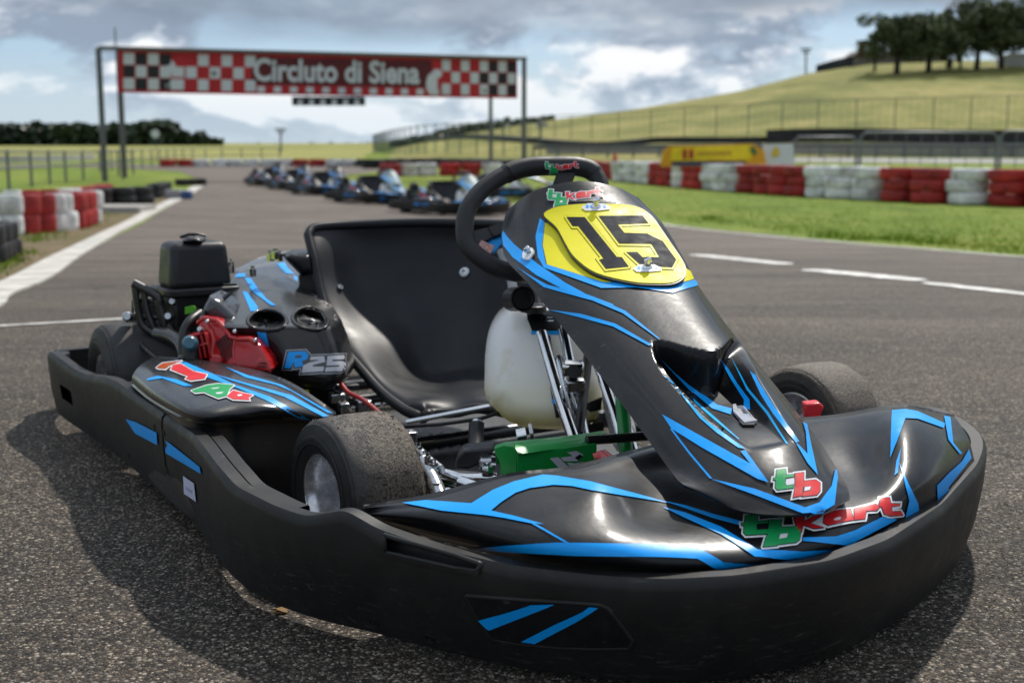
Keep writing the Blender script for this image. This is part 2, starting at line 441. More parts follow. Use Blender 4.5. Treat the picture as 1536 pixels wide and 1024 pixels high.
# ---- bumper: outline on plan (kart frame), top edge height along it
TOPP = [(.70, -.93), (.76, -.74), (.748, -.33), (.745, 0), (.75, .19), (.752, .33), (.775, .52), (.778, .66), (.745, .81), (.70, .92), (.655, 1.03), (.59, 1.15),
        (.47, 1.27), (.36, 1.325), (.2, 1.345), (.03, 1.30), (-.14, 1.225), (-.30, 1.14), (-.43, 1.04), (-.52, .90), (-.58, .72), (-.62, .5), (-.66, .2), (-.68, -.3), (-.68, -.93)]
EDGE = [(72, 527), (107, 554), (124, 562), (161, 567), (172, 574), (243, 622), (287, 653), (317, 694), (348, 730), (409, 761), (455, 776), (512, 766), (560, 794), (640, 822), (770, 851),
        (900, 866), (1000, 871), (1110, 865), (1250, 843), (1340, 810), (1420, 757), (1470, 700)]
path = spline([(x, y, 0) for x, y in TOPP], 14)
EDGEZ = []
def edge_height(p):
    w = KW(p.x, p.y, 0)
    best = None; prev = None
    for k in range(0, 41):
        z = .10 + k * .005
        px, py = proj(Vector((w.x, w.y, z)))
        ey = None
        for (x0, y0), (x1, y1) in zip(EDGE, EDGE[1:]):
            if x0 <= px <= x1: ey = y0 + (y1 - y0) * (px - x0) / (x1 - x0)
        if ey is None: continue
        e = py - ey
        if prev is not None and prev[1] > 0 >= e: return z - .005 * (-e) / (prev[1] - e + 1e-9) if prev[1] != e else z
        prev = (z, e)
    return None
zs = []
for i, p in enumerate(path):
    z = edge_height(p) if (14 <= i <= 14 * 17 + 8) else None
    zs.append(z)
good = [(i, z) for i, z in enumerate(zs) if z is not None and .12 < z < .27]
if 0: print('EDGEZ', [(i, round(z, 3)) for i, z in good[::10]])
def zat(i):
    a = [q for q in good if q[0] <= i]; b = [q for q in good if q[0] >= i]
    if not a: return b[0][1]
    if not b: return a[-1][1]
    (i0, z0), (i1, z1) = a[-1], b[0]
    return z0 if i0 == i1 else z0 + (z1 - z0) * (i - i0) / (i1 - i0)
ztop = [zat(i) for i in range(len(path))]
last = good[-1][0]
for i in range(last, len(path)): ztop[i] = ztop[last] + (.205 - ztop[last]) * sst(0, 30, i - last)
for i in range(len(path)):
    if path[i].x < -.3: ztop[i] -= (ztop[i] - .115) * (1 - sst(.52, .88, path[i].y))
    elif path[i].y < -.74: ztop[i] -= (ztop[i] - .165) * sst(-.74, -.92, path[i].y) if 0 else (ztop[i] - .165) * min(1, (-.74 - path[i].y) / .16)
for _ in range(3): ztop = [ztop[0]] + [(ztop[i - 1] + ztop[i] * 2 + ztop[i + 1]) / 4 for i in range(1, len(ztop) - 1)] + [ztop[-1]]
def bumper(name, i0, i1, label=None, lip=.030):
    G = []
    for i in range(i0, i1 + 1):
        p = path[i]; a = path[max(i - 1, 0)]; b = path[min(i + 1, len(path) - 1)]
        t = (b - a).normalized(); nrm = Vector((-t.y, t.x, 0))     # inward
        if nrm.dot(Vector((0, .2, 0)) - p) < 0: nrm = -nrm
        f = sst(.5, 1.2, p.y) * (.35 + .65 * sst(-.25, .25, p.x)) * (1 if p.x > -.2 else sst(-.62, -.2, p.x)); tuck = .010 + .045 * f; zt = ztop[i]
        zb = .040 - .012 * sst(.55, .75, p.y)
        if p.y < .55 and p.x > 0: zb = .045
        dz = .008 * sin(p.y * 6)
        prof = [(tuck + .004, zb), (tuck * .55, zb + .05), (tuck * .12, zb + .11), (0, zt - .016), (.0015, zt - .006), (.007, zt), (lip - .004, zt), (lip, zt - .004), (lip, zt - .05), (tuck + lip * .8, zb + .07), (tuck + lip * .6, zb)]
        ring = []
        for o_, z in prof:
            q = p + nrm * o_; ring.append(KW(q.x, q.y, z))
        G.append(ring)
    n = len(G[0]); v = [q for r in G for q in r]; f = []
    for i in range(len(G) - 1):
        for j in range(n): f.append((i * n + j, i * n + (j + 1) % n, (i + 1) * n + (j + 1) % n, (i + 1) * n + j))
    f.append(tuple(range(n))); f.append(tuple(reversed(range((len(G) - 1) * n, len(G) * n))))
    o = mesh(name, v, f, MATTE, kart, smooth=50)
    bm = bmesh.new(); bm.from_mesh(o.data); bmesh.ops.recalc_face_normals(bm, faces=bm.faces); bm.to_mesh(o.data); bm.free()
    if label: o['label'] = label
    return o
seam = min(range(14, 100), key=lambda i: abs(proj(KW(path[i].x, path[i].y, .15))[0] - 243))
# gap at the seam is real: sections end 3 mm apart
bump_s = bumper('side_bumper', 0, seam, 'rear half of the long black side bumper with a slot hole')
p0 = path[seam + 1]
bump_f = bumper('front_bumper', seam + 1, len(path) - 1)
rb = MB()
rows = []
for x in [(.70 - k * .07) for k in range(21)]:
    rows.append([KW(x, -.93 - .03 * cos(x * 2), z) for z in (.05, .08, .15, .165)] + [KW(x, -.955 - .03 * cos(x * 2), z) for z in (.165, .15, .08, .05)])
n = 8; v = [q for r in rows for q in r]; f = [(i * n + j, i * n + (j + 1) % n, (i + 1) * n + (j + 1) % n, (i + 1) * n + j) for i in range(20) for j in range(n)]
mesh('rear_bumper', v, f, MATTE, kart, smooth=40)
# recesses cut into the shell
def cut(o, poly, dnear, depth):
    V, T = tess([poly], 40); tr = bvh(o); c = Vector((sum(x for x, y in poly) / len(poly), sum(y for x, y in poly) / len(poly)))
    h = tr.ray_cast(CAM, ray(c.x, c.y).normalized())[0]
    if h is None: return
    W = []; n = len(V)
    for x, y in V:
        hh = tr.ray_cast(CAM, ray(x, y).normalized())[0] or h
        W.append(CAM + (hh - CAM) * 1.0 - ray(x, y).normalized() * .02)
    B = []
    for x, y in V:
        hh = tr.ray_cast(CAM, ray(x, y).normalized())[0] or h
        B.append(hh + ray(x, y).normalized() * depth)
    E_ = {}
    for t in T:
        for i in range(3): E_[(t[i], t[(i + 1) % 3])] = 1
    side = [(p, p + n, q + n, q) for (p, q) in E_ if (q, p) not in E_]
    c_ = mesh('cutter', W + B, [tuple(t) for t in T] + [tuple(i + n for i in reversed(t)) for t in T] + side, None, smooth=0)
    bm = bmesh.new(); bm.from_mesh(c_.data); bmesh.ops.recalc_face_normals(bm, faces=bm.faces); bm.to_mesh(c_.data); bm.free()
    m = o.modifiers.new('cut', 'BOOLEAN'); m.operation = 'DIFFERENCE'; m.solver = 'EXACT'; m.object = c_
    dg = bpy.context.evaluated_depsgraph_get(); dg.update()
    me = bpy.data.meshes.new_from_object(o.evaluated_get(dg)); o.modifiers.remove(m)
    old = o.data; o.data = me; bpy.data.objects.remove(c_)
    me.polygons.foreach_set('use_smooth', [True] * len(me.polygons)); me.set_sharp_from_angle(angle=radians(40))
SLOT = crop(480, 700, 2.743, [(272, 290), (310, 302), (560, 372), (655, 404), (640, 422), (560, 410), (350, 362), (275, 345)])
cut(bump_f, SLOT, 0, .024)
cut(bump_s, crop(60, 460, 5.12, [(150, 590), (240, 650), (255, 760), (170, 700)]), 0, .09)
cut(bump_f, crop(1330, 580, 3.413, [(508, 585), (490, 690), (436, 865), (440, 890), (480, 790), (512, 690)]), 0, .015)
TB = bvh(bump_f); TS = bvh(bump_s)
decal('slot_frame', [crop(480, 700, 2.743, [(218, 285), (262, 281), (270, 289), (272, 347), (350, 366), (560, 413), (640, 424), (664, 425), (655, 440), (560, 427), (350, 382), (236, 352)])], TB, MATTE, bump_f, off=.0035, step=6, thick=.004)
# window sticker and stripes
wv = crop(480, 700, 2.743, [(608, 533), (860, 552), (1145, 570), (1180, 582), (1283, 715), (1270, 740), (1120, 742), (1000, 738), (820, 722), (710, 703), (655, 625)])
decal('bumper_window', [wv], TB, GLOSSY, bump_f, off=.0022, step=6, label='smoked glossy panel low on the front bumper')
decal('blue_stripe', [crop(480, 700, 2.743, [(655, 625), (760, 597), (870, 562), (966, 560), (700, 665), (690, 660)])], TB, BLUE, bump_f, off=.0034, step=6)
decal('blue_stripe', [crop(480, 700, 2.743, [(830, 712), (960, 645), (1080, 590), (1110, 570), (1146, 574), (1060, 628), (885, 720)])], TB, BLUE, bump_f, off=.0034, step=6)
def ridge(name, P, tree, r, mat, parent, closed=True):
    L_ = []
    for i in range(len(P) if closed else len(P) - 1):
        a_, c_ = Vector(P[i]), Vector(P[(i + 1) % len(P)])
        for k in range(6):
            q_ = a_.lerp(c_, k / 6); h_ = tree.ray_cast(CAM, ray(q_.x, q_.y).normalized())[0]
            if h_: L_.append(h_)
    b = MB(); b.tube(L_ + ([L_[0], L_[1]] if closed else []), r, 8, False); return b.obj(name, mat, parent, smooth=80)
ridge('window_frame', grow(wv, 1.5), TB, .0032, MATTE, bump_f)
ridge('slot_lip', grow(SLOT, 2.5), TB, .0035, MATTE, bump_f)
decal('blue_stripe', [crop(0, 500, 1.954, [(372, 250), (400, 258), (463, 290), (465, 326), (400, 292)])], TS, BLUE, bump_s, off=.0028)
decal('blue_stripe', [crop(0, 500, 1.954, [(475, 307), (500, 320), (590, 390), (593, 410), (477, 342)])], TB, BLUE, bump_f, off=.0028)
decal('paper_label', [crop(0, 500, 1.954, [(541, 416), (573, 438), (579, 492), (544, 468)])], TB, simple('label paper', (.62, .66, .86), .4, var=.04), bump_f, off=.0028)
lm = simple('label print', (.12, .13, .3), .5)
decal('label_print', [crop(0, 500, 1.954, [(550, 447), (570, 461), (570, 463), (550, 449)]), crop(0, 500, 1.954, [(550, 452), (568, 465), (568, 467), (550, 454)])], TB, lm, bump_f, off=.0034, step=3)
# fixing bolts: countersunk sockets
def bolt(cx, cy, r, tree, parent, mat=None, name='bolt'):
    rd = ray(cx, cy).normalized(); h = tree.ray_cast(CAM, rd)
    if h[0] is None: return
    n = h[1] if h[1].dot(-rd) > 0 else -h[1]
    M = Matrix.Translation(h[0]) @ n.to_track_quat('X', 'Z').to_matrix().to_4x4()
    b = MB(); b.lathe([(0, r), (.0015, r), (.0015, r * .72), (-.002, r * .66), (-.002, r * .4), (.0012, r * .38), (.0012, .0001), (-.003, .0001)], M, 18, True)
    return b.obj(name, mat or PLAST, parent)
for x, y in [(560, 932), (645, 957)]: bolt(x, y, .0085, TB, bump_f)
for x, y in [(246, 649), (252, 722), (251, 705)]: bolt(x, y, .006, TB, bump_f)
for x, y in [(193, 682), (232, 640), (234, 720)]: bolt(x, y, .006, TS, bump_s)
# inner double lip along the side (second rail just inside)
ib = []
for i in range(28, 14 * 7 + 12):
    p = path[i]; a = path[i - 1]; b = path[i + 1]; t = (b - a).normalized(); nrm = Vector((-t.y, t.x, 0))
    if nrm.x > 0: nrm = -nrm
    zt = ztop[i] - .0045
    if proj(KW(p.x, p.y, zt))[0] < 168: continue
    ib.append([KW(*(p + nrm * o_)[:2], z) for o_, z in ((.0325, .06), (.0325, zt), (.052, zt), (.054, zt - .004), (.054, .06))])
v = [q for r in ib for q in r]; n = 5
mesh('inner_rail', v, [(i * n + j, i * n + j + 1, (i + 1) * n + j + 1, (i + 1) * n + j) for i in range(len(ib) - 1) for j in range(4)], MATTE, kart, smooth=40)

# ---- front spoiler body
SR = [
 [(545, 768, .175), (645, 752, .17), (764, 722, .19), (874, 706, .20), (988, 678, .21), (1120, 650, .21), (1245, 636, .22), (1350, 622, .22), (1428, 634, .19)],
 [(545, 762, .205), (640, 745, .216), (760, 716, .24), (870, 700, .25), (985, 672, .26), (1120, 640, .26), (1245, 627, .27), (1350, 612, .272), (1432, 626, .24)],
 [(548, 767, .20), (645, 760, .218), (768, 722, .248), (878, 716, .252), (993, 703, .25), (1120, 675, .26), (1250, 648, .27), (1362, 630, .28), (1442, 640, .24)],
 [(551, 772, .197), (652, 776, .212), (785, 765, .236), (893, 752, .243), (1000, 742, .243), (1128, 722, .25), (1260, 700, .252), (1375, 672, .264), (1452, 656, .23)],
 [(554, 776, .192), (658, 790, .20), (792, 806, .217), (902, 806, .222), (1006, 800, .225), (1136, 788, .228), (1272, 762, .23), (1388, 718, .235), (1458, 675, .212)],
 [(558, 779, .186), (664, 806, .182), (797, 832, .193), (905, 843, .196), (1012, 848, .196), (1144, 838, .198), (1282, 808, .198), (1402, 748, .196), (1463, 696, .190)],
 [(560, 781, .170), (666, 812, .162), (798, 845, .158), (906, 858, .158), (1014, 863, .158), (1146, 853, .158), (1286, 824, .158), (1408, 766, .158), (1466, 704, .165)]]
SG = gridpatch([[PZ(x, y, z - (.022 if j in (5,) else .014 if j in (4, 6) else 0) * (1, 1, 1, 1, .6, .3, 0)[i]) for j, (x, y, z) in enumerate(r)] for i, r in enumerate(SR)], 14, 12)
# small real undulations of the moulding
for i, r in enumerate(SG):
    for j, q in enumerate(r):
        px, py = proj(q)
        bumpy = .010 * exp(-(((px - 905) / 46) ** 2 + ((py - 742) / 26) ** 2)) - .008 * exp(-(((px - 985) / 70) ** 2 + ((py - 765) / 30) ** 2))
        bumpy += .010 * exp(-(((px - 1350) / 40) ** 2 + ((py - 655) / 36) ** 2)) - .010 * exp(-(((px - 1300) / 40) ** 2 + ((py - 700) / 50) ** 2)) + .004 * noise.noise(q * 7)
        SG[i][j] = q + Vector((0, 0, bumpy * min(1, i / 12) * (1 if i < 60 else 0)))
spoiler = sheet('front_spoiler', SG, BLACK, kart, .004)
TSP = bvh(spoiler)
C4 = lambda P: crop(420, 540, 2.56, P)
C6 = lambda P: crop(1000, 560, 2.207, P)
def stripes(tree, parent, lst, mat=BLUE, off=.0016, step=5):
    for P in lst: decal('blue_stripe', [P], tree, mat, parent, off=off, step=step)
stripes(TSP, spoiler, [
 C4([(470, 550), (560, 540), (735, 552), (820, 500), (900, 468), (1010, 442), (1060, 446), (1190, 468), (1380, 518), (1500, 552), (1380, 532), (1200, 503), (1120, 486), (1050, 482), (960, 494), (905, 512), (850, 548), (812, 580), (900, 600), (1015, 632), (960, 628), (860, 608), (790, 597), (620, 580)]),
 C4([(958, 625), (985, 632), (1110, 703), (1092, 700)]),
 [(695, 822), (755, 817), (835, 814), (1000, 817), (1045, 821), (1085, 843), (1140, 845), (1200, 837), (1300, 811), (1398, 760), (1400, 770), (1302, 822), (1200, 846), (1140, 853), (1075, 852), (1045, 838), (1000, 836), (860, 832), (760, 826)],
 C6([(-10, 424), (60, 438), (150, 466), (250, 492), (246, 506), (150, 480), (60, 448)]),
 C6([(-14, 444), (60, 462), (180, 510), (300, 584), (450, 588), (550, 580), (545, 596), (400, 612), (290, 606), (180, 535), (60, 480)]),
 C6([(450, 545), (560, 540), (620, 520), (720, 470), (760, 482), (600, 566), (450, 556)]),
 C6([(770, 296), (800, 370), (830, 430), (836, 490), (720, 556), (630, 576), (700, 540), (786, 480), (800, 420)]),
 C6([(755, 340), (762, 290), (777, 248), (766, 330)]),
 C6([(746, 124), (790, 120), (830, 127), (920, 167), (915, 182), (830, 152), (790, 150), (762, 230), (742, 280)]),
 C6([(917, 142), (938, 146), (946, 230), (975, 264), (968, 268), (930, 220)]),
 C6([(998, 250), (1006, 280), (930, 375), (936, 445), (880, 486), (840, 490), (895, 442), (892, 370), (930, 330), (975, 290)])])

# ---- nose cone (steering fairing)
NR = [[(760, 316), (800, 287), (865, 272), (922, 280), (958, 297)],
      [(753, 345), (792, 326), (880, 306), (962, 318), (996, 338)],
      [(757, 385), (820, 374), (915, 362), (988, 366), (1026, 388)],
      [(790, 423), (860, 420), (950, 416), (1022, 418), (1050, 432)],
      [(848, 496), (915, 490), (1000, 486), (1066, 486), (1104, 505)],
      [(902, 565), (970, 560), (1056, 555), (1128, 555), (1165, 580)],
      [(958, 640), (1020, 635), (1110, 625), (1182, 625), (1228, 660)],
      [(1003, 702), (1062, 705), (1150, 695), (1218, 695), (1262, 714)],
      [(1022, 724), (1080, 741), (1160, 738), (1232, 733), (1272, 733)],
      [(1060, 745), (1112, 766), (1184, 772), (1244, 764), (1275, 746)]]
ND = [2.42, 2.36, 2.24, 2.11, 1.955, 1.815, 1.68, 1.57, 1.525, 1.495]
DO = [.075, .018, 0, .022, .10]
NG = gridpatch([[PD(x, y, ND[i] + DO[j] * (.55 if i == 0 else .8 if i == 1 else 1 if i < 8 else .7)) for j, (x, y) in enumerate(r)] for i, r in enumerate(NR)], 44, 30)
NN_ = grid_normals(NG)
C5 = lambda P: crop(760, 440, 2.694, P)
SCOOP = smoothpoly(C5([(588, 205), (605, 190), (650, 194), (720, 213), (800, 229), (862, 224), (905, 186), (925, 182), (960, 215), (1000, 290), (1015, 335), (1080, 440), (1174, 598), (1140, 614), (1010, 640), (955, 630), (860, 560), (720, 425), (640, 335), (600, 270)]), 4)
for i, r in enumerate(NG):
    for j, q in enumerate(r):
        px, py = proj(q)
        if inside(px, py, SCOOP):
            d = dist(px, py, SCOOP); cx, cy = (px - 760) * 2.694, (py - 440) * 2.694
            k = sst(640, 215, cy)            # deep mouth at the top, running out at the foot
            dep = .006 + .062 * k ** 1.1
            NG[i][j] = q - NN_[i][j] * dep * sst(0, 12 + 5 * (1 - k), d)
nose = sheet('nose_cone', NG, BLACK, kart, .004, smooth=45)
TN = bvh(nose)
edge = [NG[i][0] for i in range(len(NG))] + NG[-1] + [NG[i][-1] for i in range(len(NG) - 1, -1, -1)]
C3 = lambda P: crop(660, 220, 3.84, P)
stripes(TN, nose, [
 C5([(630, 490), (700, 530), (985, 690), (945, 640), (966, 636), (1058, 765), (1015, 752), (790, 625), (668, 548)]),
 C5([(662, 548), (672, 550), (740, 640), (832, 750), (822, 750), (735, 645)]),
 C5([(828, 752), (1000, 790), (1205, 866), (1262, 846), (1310, 780), (1330, 686), (1335, 745), (1322, 855), (1275, 884), (1195, 890), (1000, 815)]),
 C5([(1170, 440), (1203, 486), (1225, 600), (1255, 735), (1215, 690), (1175, 622), (1168, 604), (1213, 650), (1205, 560)]),
 C5([(985, 315), (1006, 335), (1080, 455), (1180, 600), (1168, 606), (1080, 490), (1030, 410)]),
 C5([(862, 265), (900, 310), (935, 365), (985, 430), (988, 470), (962, 466), (962, 430), (900, 335)]),
 C5([(625, 265), (680, 318), (740, 370), (850, 452), (910, 468), (905, 492), (830, 468), (750, 400)]),
 C5([(1220, 505), (1280, 600), (1335, 690), (1328, 700), (1270, 605)]),
 C3([(354, 470), (390, 520), (430, 565), (560, 675), (720, 785), (870, 868), (760, 850), (560, 745), (420, 640), (366, 570)]),
 C3([(435, 690), (520, 745), (620, 798), (860, 858), (1000, 912), (1000, 920), (850, 882), (600, 812)]),
 C5([(268, -2), (330, 8), (480, 73), (622, 188), (612, 186), (470, 83), (320, 20)]),
 C5([(172, 68), (300, 84), (440, 125), (586, 209), (575, 214), (430, 136), (290, 97)]),
 C3([(1455, 735), (1485, 800), (1340, 846), (1130, 814), (930, 818), (600, 700), (566, 640), (552, 520), (577, 415), (604, 440), (590, 570), (612, 680), (940, 785), (1130, 790), (1320, 812), (1462, 768)])], off=.0016)
stripes(TN, nose, [
 C5([(655, 345), (720, 420), (800, 510), (965, 630), (935, 624), (850, 565), (780, 505)]),
 C5([(905, 255), (980, 385), (1060, 480), (1138, 612), (1130, 610), (1052, 487), (972, 390)]),
 C5([(630, 330), (700, 380), (840, 500), (940, 590), (936, 592), (830, 505)]),
 C5([(860, 60), (900, 120), (960, 195), (950, 192), (890, 120)])], mat=CYAN, off=.0011, step=5)
yl = C3([(606, 440), (593, 570), (618, 682), (940, 783), (1130, 787), (1320, 810), (1460, 764), (1440, 720), (1395, 690), (1000, 560), (700, 470)])
decal('yellow_panel', [yl], TN, YEL, nose, off=.0016, step=7, label='olive yellow panel under the number plate')
# black slot above the plate
decal('fairing_slot', [C3([(655, 330), (700, 308), (900, 300), (1030, 325), (1000, 330), (860, 318), (720, 325), (668, 348)])], TN, simple('slot shadow gap plastic', g(.006), .6), nose, off=.0014, step=5)
# number plate
PL = smoothpoly(C3([(600, 397), (625, 365), (690, 343), (800, 331), (940, 328), (1085, 335), (1165, 360), (1225, 410), (1280, 485), (1335, 565), (1395, 655), (1412, 705), (1398, 750), (1340, 780), (1240, 785), (1100, 775), (900, 725), (780, 640), (725, 560), (672, 465)]), 4)
PX = [[(x + (-40, -14, 0, 16, 60)[j], y + (-25 if i == 0 else 0)) for j, (x, y) in enumerate(r)] for i, r in enumerate(NR[:6])]
PGd_ = gridpatch([[PD(x, y, ND[i] + (.045, .012, 0, .010, .035)[j] - .016) for j, (x, y) in enumerate(r)] for i, r in enumerate(PX)], 8, 8)
TPL = BVHTree.FromPolygons([q for r in PGd_ for q in r], grid_faces(len(PGd_), len(PGd_[0])))
plate = decal('number_plate', [PL], TPL, YEL, nose, off=0, step=5, thick=.004, label='yellow number plate reading 15')
TP = bvh(plate)
rim = decal('plate_backing', [grow(PL, 1.8)], TPL, PLAST, nose, off=-.0015, step=7, thick=.006)
ONE = C3([(728, 408), (834, 409), (1018, 638), (1047, 640), (1088, 695), (955, 708), (916, 655), (942, 648), (797, 462), (765, 462)])
FIVE = C3([(912, 402), (1166, 400), (1202, 446), (1024, 452), (1062, 500), (1190, 503), (1282, 548), (1360, 655), (1336, 700), (1155, 686), (1072, 611), (1136, 610), (1166, 640), (1262, 640), (1216, 564), (1032, 562)])
INK = simple('dark navy number ink', (.009, .012, .020), .6, spec=.06, var=.3)
for nm, P in (('digit', ONE), ('digit', FIVE)):
    decal('outline', [grow(P, 3.6)], TP, INK, nose, off=.0006, step=5)
    decal('outline', [grow(P, 3.0)], TP, YEL, nose, off=.0011, step=5)
    decal(nm, [P], TP, INK, nose, off=.0016, step=5)
# fasteners: white sticker with a chrome quarter-turn on it
def fastener(px, py, tree, parent, s=1.0, white=True, tilt=0):
    if white:
        decal('white_sticker', [[(px - 22 * s, py + 2), (px - 12 * s, py - 4 * s), (px + 10 * s, py - 4 * s), (px + 21 * s, py + 1), (px + 21 * s, py + 5 * s), (px + 4, py + 7 * s), (px - 16 * s, py + 7 * s)]], tree, WHITE, parent, off=.0018, step=4)
        for dx in (-13, -7, 13): decal('sticker_mark', [[(px + dx * s - 2, py - 1), (px + dx * s + 2, py - 1), (px + dx * s + 2, py + 3), (px + dx * s - 2, py + 3)]], tree, BLUE, parent, off=.0024, step=2)
    h = tree.ray_cast(CAM, ray(px, py).normalized()); n = h[1] if h[1].dot(CAM - h[0]) > 0 else -h[1]
    R_ = n.to_track_quat('X', 'Z').to_matrix().to_4x4(); M = Matrix.Translation(h[0]) @ R_
    b = MB(); b.lathe([(0, .009 * s), (.003, .009 * s), (.005, .006 * s), (.012, .0045 * s), (.012, .0001), (0, .0001)], M, 20)
    b.box(h[0] + n * .015, (.010, .004 * s, .014 * s), R_.to_3x3())
    b.tube([h[0] + n * .012 + R_.to_3x3() @ Vector((0, -.006, 0)), h[0] + n * .017 + R_.to_3x3() @ Vector((0, .006, 0))], .0045 * s, 10)
    b.obj('fastener', CHROME, parent, bevel=.0008)
fastener(894, 310, TP, nose, 1.0); fastener(971, 402, TP, nose, 1.0)
fastener(796, 383, TN, nose, .9, white=False)
decal('badge', [smoothpoly(C3([(482, 650), (492, 606), (520, 594), (542, 598), (546, 622), (520, 660), (500, 662)]), 2)], TN, WHITE, nose, off=.006, step=3, thick=.004)
# clip in the scoop
ck = smoothpoly(C5([(912, 462), (965, 457), (1014, 515), (1012, 528), (960, 536), (915, 490)]), 1)
decal('clip_plate', [ck], TN, SILV, nose, off=.006, step=4, thick=.004, label='small bright clip in the scoop')
decal('clip_keyhole', [C5([(945, 482), (968, 476), (984, 492), (972, 502), (955, 500)])], TN, PLAST, nose, off=.0066, step=3)
decal('clip_button', [C5([(955, 486), (968, 483), (974, 494), (960, 497)])], TN, CHROME, nose, off=.0072, step=3)
decal('clip_foot', [C5([(935, 522), (955, 540), (1002, 540), (1000, 530), (950, 530)])], TN, PLAST, nose, off=.004, step=3, thick=.003)

# ---- lettering
R5 = lambda P: crop(1090, 690, 5.297, P)
LT = {'t1': [[(148, 455), (245, 452), (237, 520), (235, 568), (330, 562), (325, 600), (150, 610), (132, 590)], [(115, 516), (150, 512), (330, 492), (328, 516), (232, 522), (118, 534)]],
      'b1': [[(340, 490), (437, 487), (426, 570), (395, 690), (285, 700), (305, 640), (325, 600)], [(420, 546), (560, 538), (586, 566), (575, 640), (545, 663), (396, 683), (404, 645), (472, 634), (486, 597), (418, 602)]],
      'k': [[(533, 455), (618, 448), (604, 520), (590, 582), (575, 582), (545, 520)], [(604, 506), (690, 460), (757, 444), (740, 462), (664, 510), (668, 518), (768, 548), (690, 556), (602, 526)]],
      'a': [[(775, 450), (860, 415), (978, 403), (1004, 485), (930, 500), (800, 530), (765, 510)]],
      'r': [[(1010, 400), (1180, 360), (1205, 382), (1182, 408), (1102, 416), (1088, 474), (1008, 486)]],
      't2': [[(1216, 315), (1286, 308), (1292, 350), (1362, 345), (1360, 360), (1296, 372), (1300, 408), (1366, 402), (1384, 430), (1290, 441), (1240, 430), (1222, 380), (1202, 374), (1206, 358)]]}
BHOLE = [(424, 602), (484, 598), (472, 630), (414, 640)]
AHOLE = [(845, 484), (888, 465), (906, 472), (888, 490), (850, 494)]
def amap(P, O, X, Y):
    # trace frame: origin (115,600), x end (1385,430), y end (148,455)
    ex = (1270, -170); ey = (33, -145); det = ex[0] * ey[1] - ex[1] * ey[0]; out = []
    for x, y in P:
        dx, dy = x - 115, y - 600
        a = (dx * ey[1] - dy * ey[0]) / det; b = (ex[0] * dy - ex[1] * dx) / det
        out.append((O[0] + a * (X[0] - O[0]) + b * (Y[0] - O[0]), O[1] + a * (X[1] - O[1]) + b * (Y[1] - O[1])))
    return out
def lettering(tree, parent, groups, holes, w, dk, off=.0016, step=4, white=WHITE):
    allp = [P for ps, m in groups for P in ps]
    if w: decal('logo_border', [grow(P, w) for P in allp], tree, white, parent, off=off, step=step)
    if dk: decal('logo_keyline', [grow(P, dk) for P in allp], tree, NAVY, parent, off=off + .0004, step=step)
    for ps, m in groups: decal('logo_letters', ps, tree, m, parent, off=off + .0008, step=step)
    for hp in holes: decal('logo_counter', [hp], tree, white, parent, off=off + .0012, step=3)
grn = [R5(P) for P in LT['t1'] + LT['b1']]; rd = [R5(P) for k in ('k', 'a', 'r', 't2') for P in LT[k]]
lettering(TSP, spoiler, [(rd, REDV), (grn, GREENV)], [R5(AHOLE), R5(BHOLE)], 3.4, 1.0, off=.0024)
lettering(TN, nose, [([R5([(395, 90), (465, 80), (470, 128), (530, 122), (530, 140), (465, 150), (460, 190), (470, 213), (525, 204), (525, 230), (400, 245), (384, 225), (388, 166), (368, 166), (370, 150), (390, 148)])], GREENV),
                     ([R5([(540, 115), (606, 107), (606, 180), (596, 290), (525, 305), (540, 230)]), R5([(600, 176), (700, 165), (735, 190), (735, 255), (710, 285), (596, 298), (606, 262), (660, 250), (665, 216), (600, 222)])], REDV)], [R5([(614, 226), (662, 219), (656, 247), (612, 256)])], 3.2, 1.0, off=.0020)
O, X, Y = (821, 299), (904, 296), (824, 285)
gm = lambda ks, O, X, Y: [amap(P, O, X, Y) for k in ks for P in LT[k]]
lettering(TN, nose, [(gm(('t1', 'b1'), O, X, Y), GREENV), (gm(('k', 'a', 'r', 't2'), O, X, Y), REDV)], [amap(BHOLE, O, X, Y)], 1.3, 0, step=3, off=.0020)

